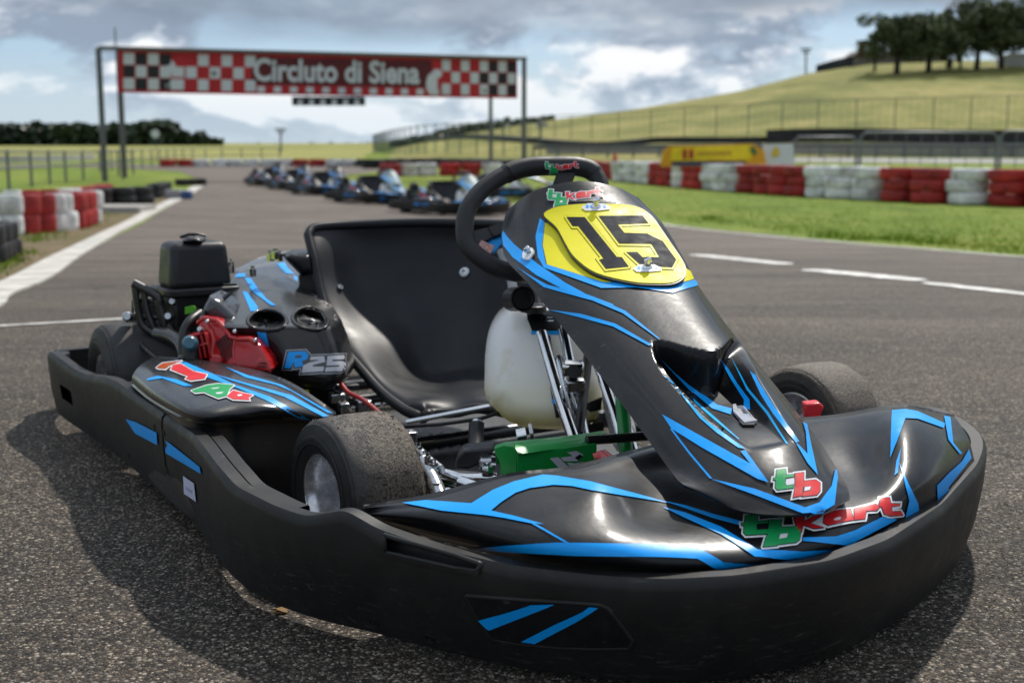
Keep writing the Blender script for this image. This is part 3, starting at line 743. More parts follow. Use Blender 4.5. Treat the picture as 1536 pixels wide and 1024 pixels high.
# ---- wheels
def wheel(name, x, y, r, w, rimr, steer, mat, sgn, label=None):
    c = KW(x, y, r); ax = (AX * cos(steer) + AY * sin(steer)) * sgn   # outward axis
    M = Matrix.Translation(c) @ Matrix((ax, ax.cross(Vector((0, 0, 1))) * -1, Vector((0, 0, 1)))).transposed().to_4x4()
    h = w / 2
    prof = [(h * .80, rimr), (h * .90, rimr + .004), (h * 1.0, rimr + .022), (h * 1.01, rimr + .030), (h * .995, rimr + .032), (h * 1.0, r - .040), (h * .99, r - .039), (h * .99, r - .034), (h * .998, r - .033), (h * .985, r - .030), (h * .965, r - .022), (h * .93, r - .0125), (h * .915, r - .0125), (h * .905, r - .0090), (h * .86, r - .0062), (h * .85, r - .0068), (h * .84, r - .0052), (h * .78, r - .002), (h * .5, r), (0, r + .001)]
    prof = prof + [(-a, b) for a, b in reversed(prof[:-1])]
    NS = 140; b = MB()
    b.lathe(prof, M, NS, True)
    root = empty(name, c); attach(root, kart)
    if label: root['label'] = label
    # uneven worn surface
    k = len(prof)
    for i, v_ in enumerate(b.v):
        rr = prof[i // NS][1]
        if rr > r - .03: b.v[i] = v_ + (v_ - c).normalized() * .0012 * noise.noise(v_ * 60)
    t = b.obj('tyre', mat, root, smooth=35)
    at = t.data.color_attributes.new('tread', 'FLOAT_COLOR', 'POINT')
    vals = []
    for i in range(len(b.v)):
        a, rr = prof[i // NS]; q = (1 if rr > r - .012 else .25 if rr > r - .024 else .04)
        if a > h * .1 and mat is not TYRE2: q *= .45
        if a > h * .5 and mat is not TYRE2: q *= .4
        if a > h * .85: q *= .1
        vals += [q, q, q, 1]
    at.data.foreach_set('color', vals)
    if mat is TYRE:      # bits of grit stuck to the tread
        gb = MB(); rg = random.Random(3)
        for _ in range(420):
            a = h * (rg.random() ** .8 * 1.75 - .92); a = min(a, h * .8) * (1 if rg.random() < .25 else -1 if a > 0 else 1); th = rg.uniform(-.6, 2.4); s_ = rg.uniform(.0007, .0024)
            c_ = M @ Vector((a, -sin(th) * r * .997, cos(th) * r * .997))
            c_ = c_ if abs(a) < h * .8 else c_ - (c_ - c).normalized() * .006
            gb.box(c_, (s_, s_ * rg.uniform(.6, 1.6), s_ * rg.uniform(.5, 1.1)), Matrix.Rotation(rg.random() * 3, 3, 'X') @ Matrix.Rotation(rg.random() * 3, 3, 'Z'))
        tag(gb.obj('grit', simple('tan grit', (.17, .14, .11), .9, var=.6, sc_=200), root, smooth=0), kind='stuff')
    rp = [(h * .84, rimr + .006), (h * .88, rimr + .006), (h * .88, rimr + .001), (h * .80, rimr - .004), (h * .55, rimr - .008), (h * .10, rimr - .013), (h * .0, rimr - .022), (h * .02, rimr * .45), (h * .12, rimr * .40), (h * .12, .0001), (-h * .12, .0001), (-h * .1, rimr - .020), (-h * .3, rimr - .008), (-h * .86, rimr + .006), (-h * .88, rimr), (0, rimr)]
    rb_ = MB(); rb_.lathe(rp, M, 64, True); rb_.obj('rim', ALU, root, smooth=30)
    lp = MB(); lp.tube([M @ Vector((h * .86, cos(a_ * pi / 24) * (rimr + .003), sin(a_ * pi / 24) * (rimr + .003))) for a_ in range(49)], .0028, 8, False); lp.obj('rim_lip', CHROME, root, smooth=80)
    hl = MB()
    for q in range(6):
        a = 2 * pi * q / 6 + .4; p = M @ Vector((h * .035, cos(a) * rimr * .52, sin(a) * rimr * .52)); hl.tube([p - ax * .004, p + ax * .0005], .0055, 12)
    hl.obj('rim_holes', PLAST, root, smooth=0)
    bb = MB()
    for q in range(3):
        a = 2 * pi * q / 3 + .9
        p = M @ Vector((h * .10, cos(a) * rimr * .28, sin(a) * rimr * .28))
        bb.tube([p, p + ax * .008], .0065, 6); bb.tube([p + ax * .008, p + ax * .014], .0035, 10)
    bb.tube([M @ Vector((-.03, 0, 0)), M @ Vector((h * .3, 0, 0))], .011, 16); bb.tube([M @ Vector((h * .3, 0, 0)), M @ Vector((h * .42, 0, 0))], .007, 8)
    bb.obj('hub', STEEL, root, smooth=30)
    return root, M
wheel('front_wheel', .521, .53, .1250, .148, .0665, radians(3), TYRE, 1, 'front tyre caked in grit on the bumper side')
wheel('front_wheel', -.512, .565, .1225, .148, .0665, radians(4), TYRE2, -1, 'dusty front tyre beyond the nose cone')
wheel('rear_wheel', .595, -.54, .141, .19, .069, 0, TYRE3, 1, 'clean rear tyre beside the engine')
wheel('rear_wheel', -.595, -.54, .141, .19, .069, 0, TYRE3, -1, 'rear tyre hidden behind the seat')

# ---- side pod by the engine
PR = [[(228, 541, .215), (275, 545, .22), (330, 552, .22), (390, 566, .22), (440, 588, .22), (500, 624, .20)],
      [(230, 536, .245), (276, 540, .255), (330, 547, .26), (392, 560, .26), (442, 580, .25), (502, 620, .21)],
      [(214, 545, .25), (262, 554, .262), (320, 566, .268), (382, 580, .265), (436, 598, .25), (498, 624, .212)],
      [(203, 556, .248), (246, 570, .26), (304, 588, .266), (368, 598, .262), (428, 609, .246), (492, 627, .212)],
      [(198, 566, .238), (236, 588, .252), (292, 612, .256), (360, 613, .252), (424, 618, .238), (488, 629, .210)],
      [(198, 574, .222), (232, 600, .235), (290, 628, .240), (352, 628, .236), (418, 625, .226), (486, 631, .205)],
      [(199, 580, .205), (233, 608, .215), (291, 638, .222), (352, 636, .215), (416, 632, .208), (484, 636, .195)],
      [(204, 635, .13), (238, 678, .13), (296, 718, .13), (355, 711, .13), (416, 699, .13), (480, 690, .13)],
      [(206, 687, .06), (240, 735, .06), (298, 780, .06), (356, 772, .06), (416, 759, .06), (478, 750, .06)]]
PGd = gridpatch([[PZ(*q) for q in r] for r in PR], 14, 8)
pod = sheet('side_pod', PGd, GLOSSY, kart, .004)
TPo = bvh(pod)
RD = lambda P: crop(190, 520, 4.655, P)
stripes(TPo, pod, [
 RD([(330, 92), (400, 105), (600, 190), (760, 270), (1000, 350), (1290, 512), (1210, 498), (1120, 452), (960, 370), (780, 293), (560, 215), (400, 125)]),
 RD([(600, 190), (1000, 300), (1150, 340), (1410, 484), (1370, 490), (1100, 352), (960, 307), (740, 240)]),
 RD([(690, 142), (850, 202), (1080, 267), (1440, 466), (1400, 462), (1150, 312), (1040, 267), (830, 217)]),
 RD([(140, 225), (220, 205), (350, 230), (460, 275), (400, 277), (250, 222), (150, 237)])], off=.001)
ORG = simple('orange vinyl', (.70, .12, .02), .25, coat=.4)
lettering(TPo, pod, [([RD([(210, 152), (250, 122), (385, 104), (300, 140), (272, 162), (222, 158)])], ORG), ([RD([(325, 135), (375, 125), (470, 180), (560, 200), (545, 230), (450, 243), (412, 230), (432, 214), (310, 165)])], REDV),
                     ([RD([(455, 312), (560, 277), (640, 265), (750, 275), (720, 300), (700, 350), (640, 365), (580, 340), (540, 322), (480, 328)])], GREENV), ([RD([(700, 353), (742, 312), (820, 332), (880, 345), (850, 362), (860, 380), (742, 374)])], REDV)],
          [RD([(590, 300), (650, 292), (640, 300), (600, 306)]), RD([(620, 330), (680, 325), (660, 338), (630, 340)]), RD([(770, 345), (800, 340), (810, 350), (780, 356)])], 1.6, 0, step=3, off=.0018)
# ---- seat: one moulded shell with a rolled rim
def PR3(lst): return [PD(*q) for q in lst]
SE = [[(462, 352, 3.04), (474, 341, 3.07), (530, 337, 3.12), (620, 334, 3.15), (710, 335, 3.12), (770, 338, 3.05), (790, 346, 3.00)],
      [(470, 385, 3.00), (484, 372, 3.03), (540, 370, 3.12), (622, 368, 3.15), (715, 368, 3.12), (776, 370, 3.02), (795, 378, 2.96)],
      [(480, 432, 2.96), (497, 425, 2.99), (548, 422, 3.08), (626, 420, 3.12), (720, 420, 3.07), (786, 420, 2.97), (803, 426, 2.90)],
      [(495, 480, 2.90), (514, 476, 2.92), (560, 470, 3.00), (630, 468, 3.06), (722, 468, 3.02), (790, 470, 2.90), (808, 474, 2.83)],
      [(515, 522, 2.82), (536, 516, 2.84), (580, 512, 2.92), (636, 512, 2.99), (722, 512, 2.95), (790, 514, 2.83), (808, 518, 2.76)],
      [(545, 558, 2.72), (560, 550, 2.74), (600, 553, 2.84), (645, 560, 2.91), (715, 553, 2.88), (786, 552, 2.76), (804, 556, 2.69)],
      [(572, 588, 2.64), (584, 578, 2.66), (612, 575, 2.74), (655, 576, 2.80), (712, 566, 2.78), (780, 574, 2.69), (798, 582, 2.62)],
      [(604, 613, 2.56), (610, 598, 2.58), (630, 592, 2.64), (670, 588, 2.69), (716, 580, 2.68), (770, 590, 2.61), (786, 600, 2.55)],
      [(628, 624, 2.52), (632, 606, 2.53), (646, 601, 2.56), (680, 600, 2.59), (716, 594, 2.58), (760, 602, 2.55), (772, 612, 2.50)],
      [(634, 628, 2.54), (640, 622, 2.51), (650, 620, 2.53), (685, 618, 2.54), (716, 612, 2.54), (756, 618, 2.52), (768, 622, 2.51)]]
SGR = gridpatch([PR3(r) for r in SE], 10, 8)
seat = empty('seat', KW(.0, -.3, .05)); attach(seat, kart)
shell_ = sheet('seat_shell', SGR, SEATM, seat, .006, smooth=70)
R_, C_ = len(SGR), len(SGR[0])
rimp = [SGR[i][0] for i in range(R_ - 1, 0, -1)] + SGR[0] + [SGR[i][-1] for i in range(1, R_)] + list(reversed(SGR[-1]))
b = MB(); b.tube(rimp[::2], .0115, 10, True); b.obj('rolled_rim', SEATM, seat, smooth=80)
TSe = bvh(shell_)
def ringbolt(cx, cy, r, tree, parent, name='seat_bolt'):
    rdv = ray(cx, cy).normalized(); h = tree.ray_cast(CAM, rdv)
    if h[0] is None: return
    n = h[1] if h[1].dot(-rdv) > 0 else -h[1]
    M = Matrix.Translation(h[0] + n * .001) @ n.to_track_quat('X', 'Z').to_matrix().to_4x4()
    b = MB(); b.lathe([(0, r), (.004, r), (.006, r * .8), (.006, r * .42), (.001, r * .38), (.001, .0001), (0, .0001)], M, 24); b.obj(name, STEEL, parent)
ringbolt(697, 409, .014, TSe, seat); ringbolt(509, 432, .008, TSe, seat)

# ---- steering wheel
RIMP = [(697, 350), (699, 322), (710, 300), (728, 281), (750, 266), (775, 255), (800, 250), (835, 249), (866, 250), (888, 257), (899, 274), (902, 296), (899, 325), (888, 355), (866, 384), (838, 402), (806, 411), (772, 409), (742, 400), (718, 385), (702, 368)]
wc = PD(800, 330, 2.54)
wn = (Vector((0, -.86, .51)) + AX * -.18).normalized()
def PPl(px, py, o, n):
    r = ray(px, py); return CAM + r * ((o - CAM).dot(n) / r.dot(n))
wp = [PPl(x, y, wc, wn) for x, y in RIMP]
sw = empty('steering_wheel', wc); attach(sw, kart)
wps = spline(wp, 8, True); wps = wps + [wps[0], wps[1]]
rad = []
for q in wps:
    px, py = proj(q); rad.append(.0185 if py > 262 or px < 745 else .0205)
b = MB(); b.tube(wps, rad, 18, False); o_ = b.obj('grip', GRIP, sw, smooth=80)
for v_ in o_.data.vertices:      # flat bar across the top
    px, py = proj(v_.co)
    if 745 < px < 895 and py < 262: v_.co.z += .0
TW = bvh(o_)
lettering(TW, sw, [(gm(('t1', 'b1'), (817, 252), (868, 251), (818, 243)), GREENV), (gm(('k', 'a', 'r', 't2'), (817, 253), (868, 252), (818, 244)), REDV)], [], .6, 0, step=2, off=.002)
decal('grip_seam', [[(754, 243), (757, 243), (776, 271), (773, 272)]], TW, simple('seam', g(.003), .8), sw, off=.0008, step=3)
hubc = PPl(812, 332, wc, wn) + wn * .0
def spoke(pts, wd, th=.012):
    b = MB(); P_ = [PPl(x, y, wc, wn) for x, y in pts]
    for p, q, w0, w1 in zip(P_, P_[1:], wd, wd[1:]):
        t = (q - p).normalized(); s_ = t.cross(wn).normalized()
        vs = []
        for c_, ww in ((p, w0), (q, w1)):
            for a_, bb in ((-1, -1), (1, -1), (1, 1), (-1, 1)): vs.append(c_ + s_ * a_ * ww / 2 + wn * bb * th / 2)
        b.add(vs, [(0, 1, 2, 3), (7, 6, 5, 4), (0, 4, 5, 1), (1, 5, 6, 2), (2, 6, 7, 3), (3, 7, 4, 0)])
    b.obj('spoke', GRIP, sw, bevel=.003)
spoke([(700, 364), (735, 350), (790, 330), (812, 330)], [.040, .026, .030, .034])
spoke([(900, 300), (870, 318), (812, 330)], [.036, .026, .034])
spoke([(852, 252), (842, 280), (815, 325)], [.040, .036, .030])
spoke([(796, 409), (806, 380), (812, 335)], [.036, .028, .034])
b = MB(); hM = Matrix.Translation(hubc) @ (-wn).to_track_quat('X', 'Z').to_matrix().to_4x4()
b.lathe([(-.012, .034), (.012, .034), (.02, .026), (.05, .022), (.05, .0001), (-.012, .0001)], hM, 28); b.obj('hub', PLAST, sw)
q = PPl(728, 374, wc, wn) + wn * .008
b = MB(); fm = Matrix((wn.cross(Vector((0, 0, 1))).normalized(), wn, wn.cross(wn.cross(Vector((0, 0, 1)))).normalized())).transposed()
b.box(q, (.030, .006, .020), fm @ Matrix.Rotation(.5, 3, 'Y')); b.obj('sticker_plate', simple('sticker', (.45, .25, .22), .4, var=.5, sc_=90), sw, bevel=.001)
b = MB(); b.box(PPl(742, 362, wc, wn) - wn * .006, (.045, .004, .026), fm @ Matrix.Rotation(-.9, 3, 'Y')); b.obj('blue_tag', BLUE, sw, bevel=.001)

# ---- steering column, supports, mirror tube
colm = empty('steering_column', PD(850, 600, 2.3)); attach(colm, kart)
foot = PD(868, 668, 2.12)
b = MB(); b.tube([hubc - wn * .03, PD(838, 420, 2.50), PD(835, 520, 2.40), PD(870, 660, 2.16)], .011, 16); b.obj('shaft', CHROME, colm)
b = MB(); b.tube([PD(812, 500, 2.35), PD(838, 590, 2.24), PD(862, 662, 2.14)], .0115, 16); b.obj('support_tube', CHROME, colm)
b = MB(); b.tube([PD(845, 495, 2.37), PD(862, 580, 2.27), PD(878, 662, 2.17)], .0105, 16); b.obj('support_tube', CHROME, colm)
b = MB(); b.tube([PD(884, 520, 2.30), PD(874, 600, 2.22), PD(868, 650, 2.16)], .009, 12); b.obj('black_rod', PLAST, colm)
b = MB(); b.tube([PD(896, 545, 2.22), PD(922, 620, 2.14), PD(950, 720, 2.04)], .0095, 16); b.obj('support_tube', CHROME, colm)
b = MB(); b.tube([PD(912, 540, 2.32), PD(934, 620, 2.26), PD(955, 690, 2.2)], .010, 16); b.obj('support_tube', CHROME, colm)
def rbox(name, px, py, d, size, mat, parent, rot=(0, 0, 0), bev=.003):
    from mathutils import Euler
    b = MB(); b.box(PD(px, py, d), size, Euler(rot).to_matrix()); return b.obj(name, mat, parent, bevel=bev)
rbox('clamp', 860, 553, 2.22, (.040, .03, .026), CHROME, colm, (.2, 0, -.1), .005)
b = MB(); b.tube([PD(860, 557, 2.195), PD(860, 557, 2.24)], .012, 18); b.obj('clamp_bore', PLAST, colm)
rbox('clamp', 862, 576, 2.235, (.036, .03, .024), STEEL, colm, (.2, 0, .1), .004)
b = MB(); A_ = PD(770, 449, 2.42); B_ = PD(784, 448, 2.34)
b.tube([A_, B_], .024, 28); b.obj('tube_cap', PLAST, colm, smooth=40)
M_ = Matrix.Translation(B_) @ (B_ - A_).normalized().to_track_quat('X', 'Z').to_matrix().to_4x4()
b = MB(); b.lathe([(-.01, .0225), (.004, .0225), (.004, .0195), (-.012, .0175), (-.03, .006), (-.03, .0001), (-.034, .0001), (-.034, .02)], M_, 32); b.obj('polished_end', CHROME, colm, smooth=60)
b = MB(); b.tube([PD(752, 380, 2.75), PD(766, 415, 2.62), PD(770, 447, 2.45)], .012, 14); b.obj('bent_tube', TUBE, colm)

# ---- fuel tank with strap
tk = empty('fuel_tank', PD(810, 640, 2.4)); attach(tk, kart)
TKP = smoothpoly([(727, 560), (729, 520), (738, 490), (754, 470), (776, 463), (840, 466), (890, 480), (902, 520), (904, 600), (895, 630), (868, 643), (800, 642), (764, 632), (742, 612), (728, 592)], 3)
tb_ = inflate('tank_body', TKP, lambda x, y: 2.44 - (x - 800) * .0004 - (y - 550) * .0006, TANK, tk, bulge=.075, rnd=38, thick=.09, step=4, smooth=70)
TT = bvh(tb_)
CR = lambda P: crop(720, 420, 3.657, P)
decal('tank_strap', [CR([(255, 180), (380, 175), (440, 240), (450, 285), (290, 288), (262, 220)])], TT, PLAST, tk, off=.004, step=5, thick=.003)
decal('blue_band', [CR([(285, 284), (488, 286), (490, 304), (284, 302)])], TT, BLUE, tk, off=.0052, step=4, thick=.001)
decal('tank_strap', [CR([(335, 300), (385, 305), (430, 560), (445, 660), (475, 745), (420, 750), (395, 640), (370, 480)])], TT, PLAST, tk, off=.004, step=5, thick=.003)
decal('blue_band', [CR([(398, 655), (442, 657), (444, 682), (400, 680)])], TT, BLUE, tk, off=.0052, step=3, thick=.001)
decal('strap_ribs', [CR([(310, 215), (400, 213), (402, 219), (312, 221)]), CR([(306, 232), (405, 230), (406, 236), (308, 238)])], TT, STEEL, tk, off=.005, step=3)
decal('tank_strap', [CR([(560, 690), (660, 640), (655, 710), (600, 720)]), ], TT, PLAST, tk, off=.004, step=5, thick=.003)
b = MB(); M_ = Matrix.Translation(PD(800, 466, 2.42) + Vector((0, 0, -.002))) @ Vector((0, 0, 1)).to_track_quat('X', 'Y').to_matrix().to_4x4()
b.lathe([(0, .026), (.012, .026), (.014, .022), (.014, .0001), (0, .0001)], M_, 24); b.obj('filler_cap', PLAST, tk)

# ---- green bracket with emblem
br = empty('pedal_bracket', PD(830, 700, 1.95)); br['label'] = 'green powder coated bracket with a silver emblem'; attach(br, kart)
C9 = lambda P: crop(590, 560, 4.655, P)
def slab(name, P, d, mat, parent, thick=.02, bev=0, dx=0, dy=0):
    """plate with an outline of its own and real thickness"""
    P = list(P); mx = sum(x for x, y in P) / len(P); my = sum(y for x, y in P) / len(P)
    f = [PD(x, y, d + (x - mx) * dx + (y - my) * dy) for x, y in P]; k = len(P)
    bk = [q + Vector((0, thick, 0)) for q in f]
    fs = [tuple(range(k)), tuple(range(2 * k - 1, k - 1, -1))] + [(i, i + k, (i + 1) % k + k, (i + 1) % k) for i in range(k)]
    o = mesh(name, f + bk, fs, mat, parent, smooth=30, bevel=bev)
    bm = bmesh.new(); bm.from_mesh(o.data); bmesh.ops.recalc_face_normals(bm, faces=bm.faces); bm.to_mesh(o.data); bm.free()
    return o
fr_ = slab('face_plate', C9([(862, 560), (905, 562), (1400, 490), (1420, 492), (1420, 690), (1200, 760), (870, 740)]), 1.93, GREENP, br, .004, .001, dx=.0004)
slab('top_fold', C9([(845, 520), (1480, 425), (1480, 445), (1380, 470), (1412, 488), (905, 563), (860, 548)]), 1.945, GREENP, br, .03, .0015, dx=.0004, dy=-.0016)
slab('end_fold', C9([(705, 520), (770, 497), (842, 508), (866, 550), (868, 760), (748, 730), (745, 620), (710, 560)]), 1.95, GREENP, br, .02, .002, dx=-.0003)
slab('back_fold', C9([(770, 497), (1200, 455), (1480, 418), (1485, 430), (845, 522)]), 1.985, GREENP, br, .02, .001)
TG = bvh(fr_)
decal('emblem', [C9([(1090, 590), (1150, 582), (1255, 680), (1180, 688)]), C9([(1165, 585), (1250, 575), (1210, 548), (1280, 540), (1325, 565), (1290, 610), (1190, 612)]), C9([(1210, 620), (1270, 625), (1330, 612), (1270, 655), (1235, 650)])], TG, SILV, br, off=.001, step=3)
decal('emblem_red', [C9([(1310, 625), (1340, 615), (1358, 640), (1320, 655), (1290, 655)])], TG, REDV, br, off=.0013, step=3)
decal('emblem_key', [C9([(1265, 585), (1300, 562), (1318, 572), (1290, 605)]), C9([(1285, 635), (1310, 620), (1320, 652), (1280, 660)])], TG, NAVY, br, off=.0016, step=3)
b = MB(); b.tube([PD(880, 660, 1.96), PD(930, 657, 1.98), PD(990, 652, 2.0)], .008, 12); b.obj('cross_rod', TUBE, br)
b = MB(); b.tube([PD(893, 690, 1.9), PD(905, 685, 1.9), PD(916, 694, 1.88)], .012, 12); b.obj('red_grip', REDE, br)
b = MB(); b.tube([PD(933, 600, 2.06), PD(938, 660, 2.01), PD(942, 715, 1.97)], .012, 14); b.obj('green_upright', GREENP, br)

# ---- chassis: rails, floor, axles, steering links
ch = empty('chassis', KW(0, 0, .04)); attach(ch, kart)
b = MB(); b.box(KW(0, .18, .038), (.56, 1.00, .004), Matrix((AX, AY, Vector((0, 0, 1)))).transposed()); b.obj('floor_tray', DARKF, ch)
for pts in ([(.30, .60), (.31, .30), (.30, -.1), (.34, -.60)], [(-.30, .60), (-.31, .30), (-.30, -.1), (-.34, -.60)], [(.34, -.4), (-.34, -.4)], [(.30, .08), (-.30, .08)], [(.30, .60), (-.30, .60)], [(.62, .45), (.62, -.35), (.34, -.38)], [(.62, .44), (.34, .40)], [(-.62, .45), (-.62, -.35), (-.34, -.38)], [(-.62, .44), (-.34, .40)], [(.20, .60), (.12, .98), (-.12, .98), (-.20, .60)], [(.30, -.6), (-.30, -.6), (-.2, -.9), (.2, -.9), (.3, -.6)]):
    b = MB(); b.tube(spline([KW(x, y, .062) for x, y in pts], 6) if len(pts) > 2 else [KW(x, y, .062) for x, y in pts], .015, 12); b.obj('rail', TUBE, ch, smooth=60)
b = MB(); b.tube([KW(.66, -.54, .141), KW(-.66, -.54, .141)], .020, 20); b.obj('rear_axle', STEEL, ch)
for sx in (-1, 1): b = MB(); b.tube([KW(sx * .34, .535, .10), KW(sx * .41, .53, .1275), KW(sx * .50, .53, .1275)], .014, 14); b.obj('stub_axle', CHROME, ch)
# plate with punched grip pattern, raised cleats
b = MB(); Mk = Matrix((AX, AY, Vector((0, 0, 1)))).transposed()
for i in range(16):
    for j in range(9): b.box(KW(.235 - i * .014 - .0, -.06 + j * .014 + (i % 2) * .007, .0415), (.008, .005, .003), Mk)
b.obj('grip_plate', simple('worn metal plate', g(.10), .35, 1, var=.4), ch, smooth=0)
def rod(name, pts, r, mat): b = MB(); b.tube([PD(*p) for p in pts], r, 12); return b.obj(name, mat, ch)
rod('brake_rod', [(610, 633, 2.44), (735, 609, 2.44)], .0055, CHROME)
rod('throttle_cable', [(600, 640, 2.42), (660, 636, 2.38), (720, 628, 2.4), (760, 615, 2.42)], .004, PLAST)
rod('tie_rod', [(646, 704, 2.03), (690, 716, 1.98), (745, 716, 1.98)], .0085, CHROME)
rod('tie_rod', [(690, 722, 1.93), (730, 736, 1.90), (760, 740, 1.88)], .010, CHROME)
rod('kingpin', [(633, 692, 2.02), (650, 722, 1.98), (660, 745, 1.95)], .014, STEEL)
rod('steering_arm', [(627, 676, 2.06), (640, 690, 2.03), (660, 705, 2.0)], .010, STEEL)
for (x, y, d, r) in [(627, 675, 2.05, .008), (650, 701, 2.0, .009), (637, 688, 2.03, .006), (655, 736, 1.96, .012), (641, 690, 2.0, .006), (724, 695, 2.0, .009), (730, 705, 1.97, .01), (742, 690, 1.97, .008)]:
    p = PD(x, y, d); b = MB(); b.tube([p - Vector((0, 0, .006)), p + Vector((0, 0, .007))], r, 6); b.tube([p + Vector((0, 0, .007)), p + Vector((0, 0, .014))], r * .55, 10); b.obj('nut', CHROME, ch, smooth=30)
slab('caliper', C9([(425, 660), (450, 580), (490, 535), (700, 520), (705, 560), (640, 590), (600, 640), (520, 668)]), 2.0, PLAST, ch, .05, .004)
slab('heel_stop', C9([(600, 600), (690, 595), (720, 640), (700, 690), (640, 690), (605, 650)]), 1.97, STEEL, ch, .03, .004)
rod('pedal_stop', [(714, 672, 2.14), (714, 650, 2.17), (715, 634, 2.18)], .014, PLAST)
rod('pedal_stop_cap', [(715, 636, 2.175), (715, 631, 2.18)], .009, STEEL)
rod('bolt_head', [(776, 655, 2.12), (790, 652, 2.12)], .014, CHROME)
rod('bolt_head', [(795, 650, 2.15), (800, 649, 2.15)], .018, STEEL)
rod('bolt_head', [(672, 736, 1.9), (672, 752, 1.88)], .008, CHROME)
for k in range(7): rod('chain_link', [(527 + k * 12, 612 - k * 1.6, 2.62), (535 + k * 12, 611 - k * 1.6, 2.62)], .0045, STEEL)
for (x, y, d, sx, sz) in [(505, 596, 2.6, .03, .02), (520, 580, 2.64, .05, .012), (560, 632, 2.5, .04, .03), (585, 645, 2.4, .03, .02), (545, 610, 2.6, .03, .03), (600, 655, 2.3, .06, .02), (880, 640, 2.3, .06, .02), (905, 628, 2.35, .04, .03), (515, 610, 2.5, .02, .02)]:
    rbox('bracket', x, y, d, (sx, .03, sz), STEEL if (x + y) % 2 else PLAST, ch, (0, 0, .4), .002)
slab('yellow_tag', crop(330, 370, 4.452, [(540, 958), (590, 955), (597, 985), (560, 985)]), 2.58, YEL, ch, .004)
# pedal beyond the nose cone
b = MB(); P_ = [PD(1212, 606, 2.03), PD(1232, 605, 2.05), PD(1236, 611, 2.05), PD(1230, 634, 2.02), PD(1222, 636, 2.0), PD(1213, 612, 2.03)]
slab('brake_pedal', [(1208, 606), (1230, 604), (1237, 610), (1232, 620), (1230, 650), (1214, 650), (1208, 622)], 2.12, REDP, kart, .03, .003)
slab('red_reflector', smoothpoly([(1237, 636), (1246, 631), (1252, 634), (1249, 642), (1240, 645)], 2), 1.985, simple('red cap', (.45, .10, .09), .35), kart, .004, .001)
# second seat-side tube by the nose (white filler neck)
inflate('air_duct', smoothpoly([(915, 560), (930, 590), (948, 625), (955, 655), (948, 680), (925, 676), (915, 650), (905, 600)], 2), 2.30, simple('pale duct', g(.55), .35), kart, bulge=.03, rnd=12, thick=.05)

# ---- engine
en = empty('engine', KW(.36, -.42, .06)); attach(en, kart)
C1 = lambda P: crop(60, 340, 3.012, P)
C2 = lambda P: crop(330, 370, 4.452, P)
CA = lambda P: crop(180, 340, 4.267, P)
COW = C2([(60, 260), (100, 182), (170, 175), (330, 178), (372, 205), (480, 280), (600, 372), (700, 440), (760, 540), (800, 640), (845, 800), (850, 870), (815, 930), (700, 960), (560, 940), (440, 890), (380, 800), (330, 700), (240, 615), (90, 588), (-15, 540), (-60, 500), (0, 380)])
def dcow(x, y): return 3.10 - .0055 * max(0, min(85, y - 405)) - .0006 * max(0, y - 490) + .0003 * (x - 430)
CUPS = [(smoothpoly(C2([(190, 495), (235, 445), (310, 430), (400, 450), (440, 500), (400, 545), (300, 555), (215, 535)]), 4), .11, 13), (smoothpoly(C2([(490, 470), (530, 425), (600, 412), (680, 440), (718, 495), (695, 540), (620, 552), (520, 525)]), 4), .11, 13)]
cow = inflate('engine_cowl', COW, dcow, GLOSSY, en, bulge=.045, rnd=26, thick=.12, step=4, dents=CUPS, smooth=60)
TC = bvh(cow)
stripes(TC, cow, [C2([(150, 300), (180, 305), (250, 400), (252, 428), (205, 434)]), C2([(165, 210), (205, 212), (245, 270), (310, 350), (375, 395), (340, 393), (215, 300)]), C2([(245, 548), (300, 550), (330, 660), (360, 780), (300, 690), (260, 610)])], off=.0012, step=4)
decal('blue_stripe', [C2([(95, 182), (168, 180), (170, 204), (102, 206)])], TC, BLUE, cow, off=.0012, step=4)
for P, *_ in CUPS:
    cx = sum(x for x, y in P) / len(P); cy = sum(y for x, y in P) / len(P); L_ = []
    for x, y in grow(P, 1.2):
        hh_ = TC.ray_cast(CAM, ray(x, y).normalized())[0]
        if hh_: L_.append(hh_)
    b = MB(); b.tube(L_ + [L_[0], L_[1]], .0045, 8, False); b.obj('cup_lip', BLACK, cow, smooth=80)
RB = [[(455, 705), (570, 700), (592, 725), (580, 755), (545, 766), (556, 800), (500, 806), (492, 772), (476, 810), (436, 808)]]
TW5 = [[(605, 736), (695, 732), (701, 772), (620, 792), (618, 802), (695, 803), (688, 834), (546, 840), (555, 796), (596, 776), (656, 762), (656, 756), (600, 760)], [(716, 732), (822, 727), (818, 755), (746, 757), (746, 768), (820, 766), (834, 784), (826, 815), (800, 832), (700, 836), (706, 808), (788, 803), (790, 794), (710, 796)]]
al = [C2(P) for P in RB + TW5]
decal('badge_border', [grow(P, 3.2) for P in al], TC, SILV, en, off=.0030, step=4, thick=.002)
decal('badge_backing', [grow(P, 2.2) for P in al], TC, NAVY, en, off=.0034, step=4)
decal('badge_letter', [al[0]], TC, BLUE, en, off=.0040, step=4)
decal('badge_digits', al[1:], TC, SILV, en, off=.0040, step=4)
decal('badge_counter', [C2([(505, 728), (548, 726), (540, 744), (498, 745)])], TC, NAVY, en, off=.0044, step=3)
# bright details in the cups
for x0, y0 in ((262, 535), (600, 525)):
    decal('cup_bolt', [C2([(x0 - 10, y0 - 8), (x0 + 45, y0 - 12), (x0 + 58, y0 + 6), (x0 + 45, y0 + 8), (x0 + 40, y0 - 2), (x0, y0), (x0 - 6, y0 + 10), (x0 - 14, y0 + 4)])], TC, CHROME, en, off=.003, step=3, thick=.003)
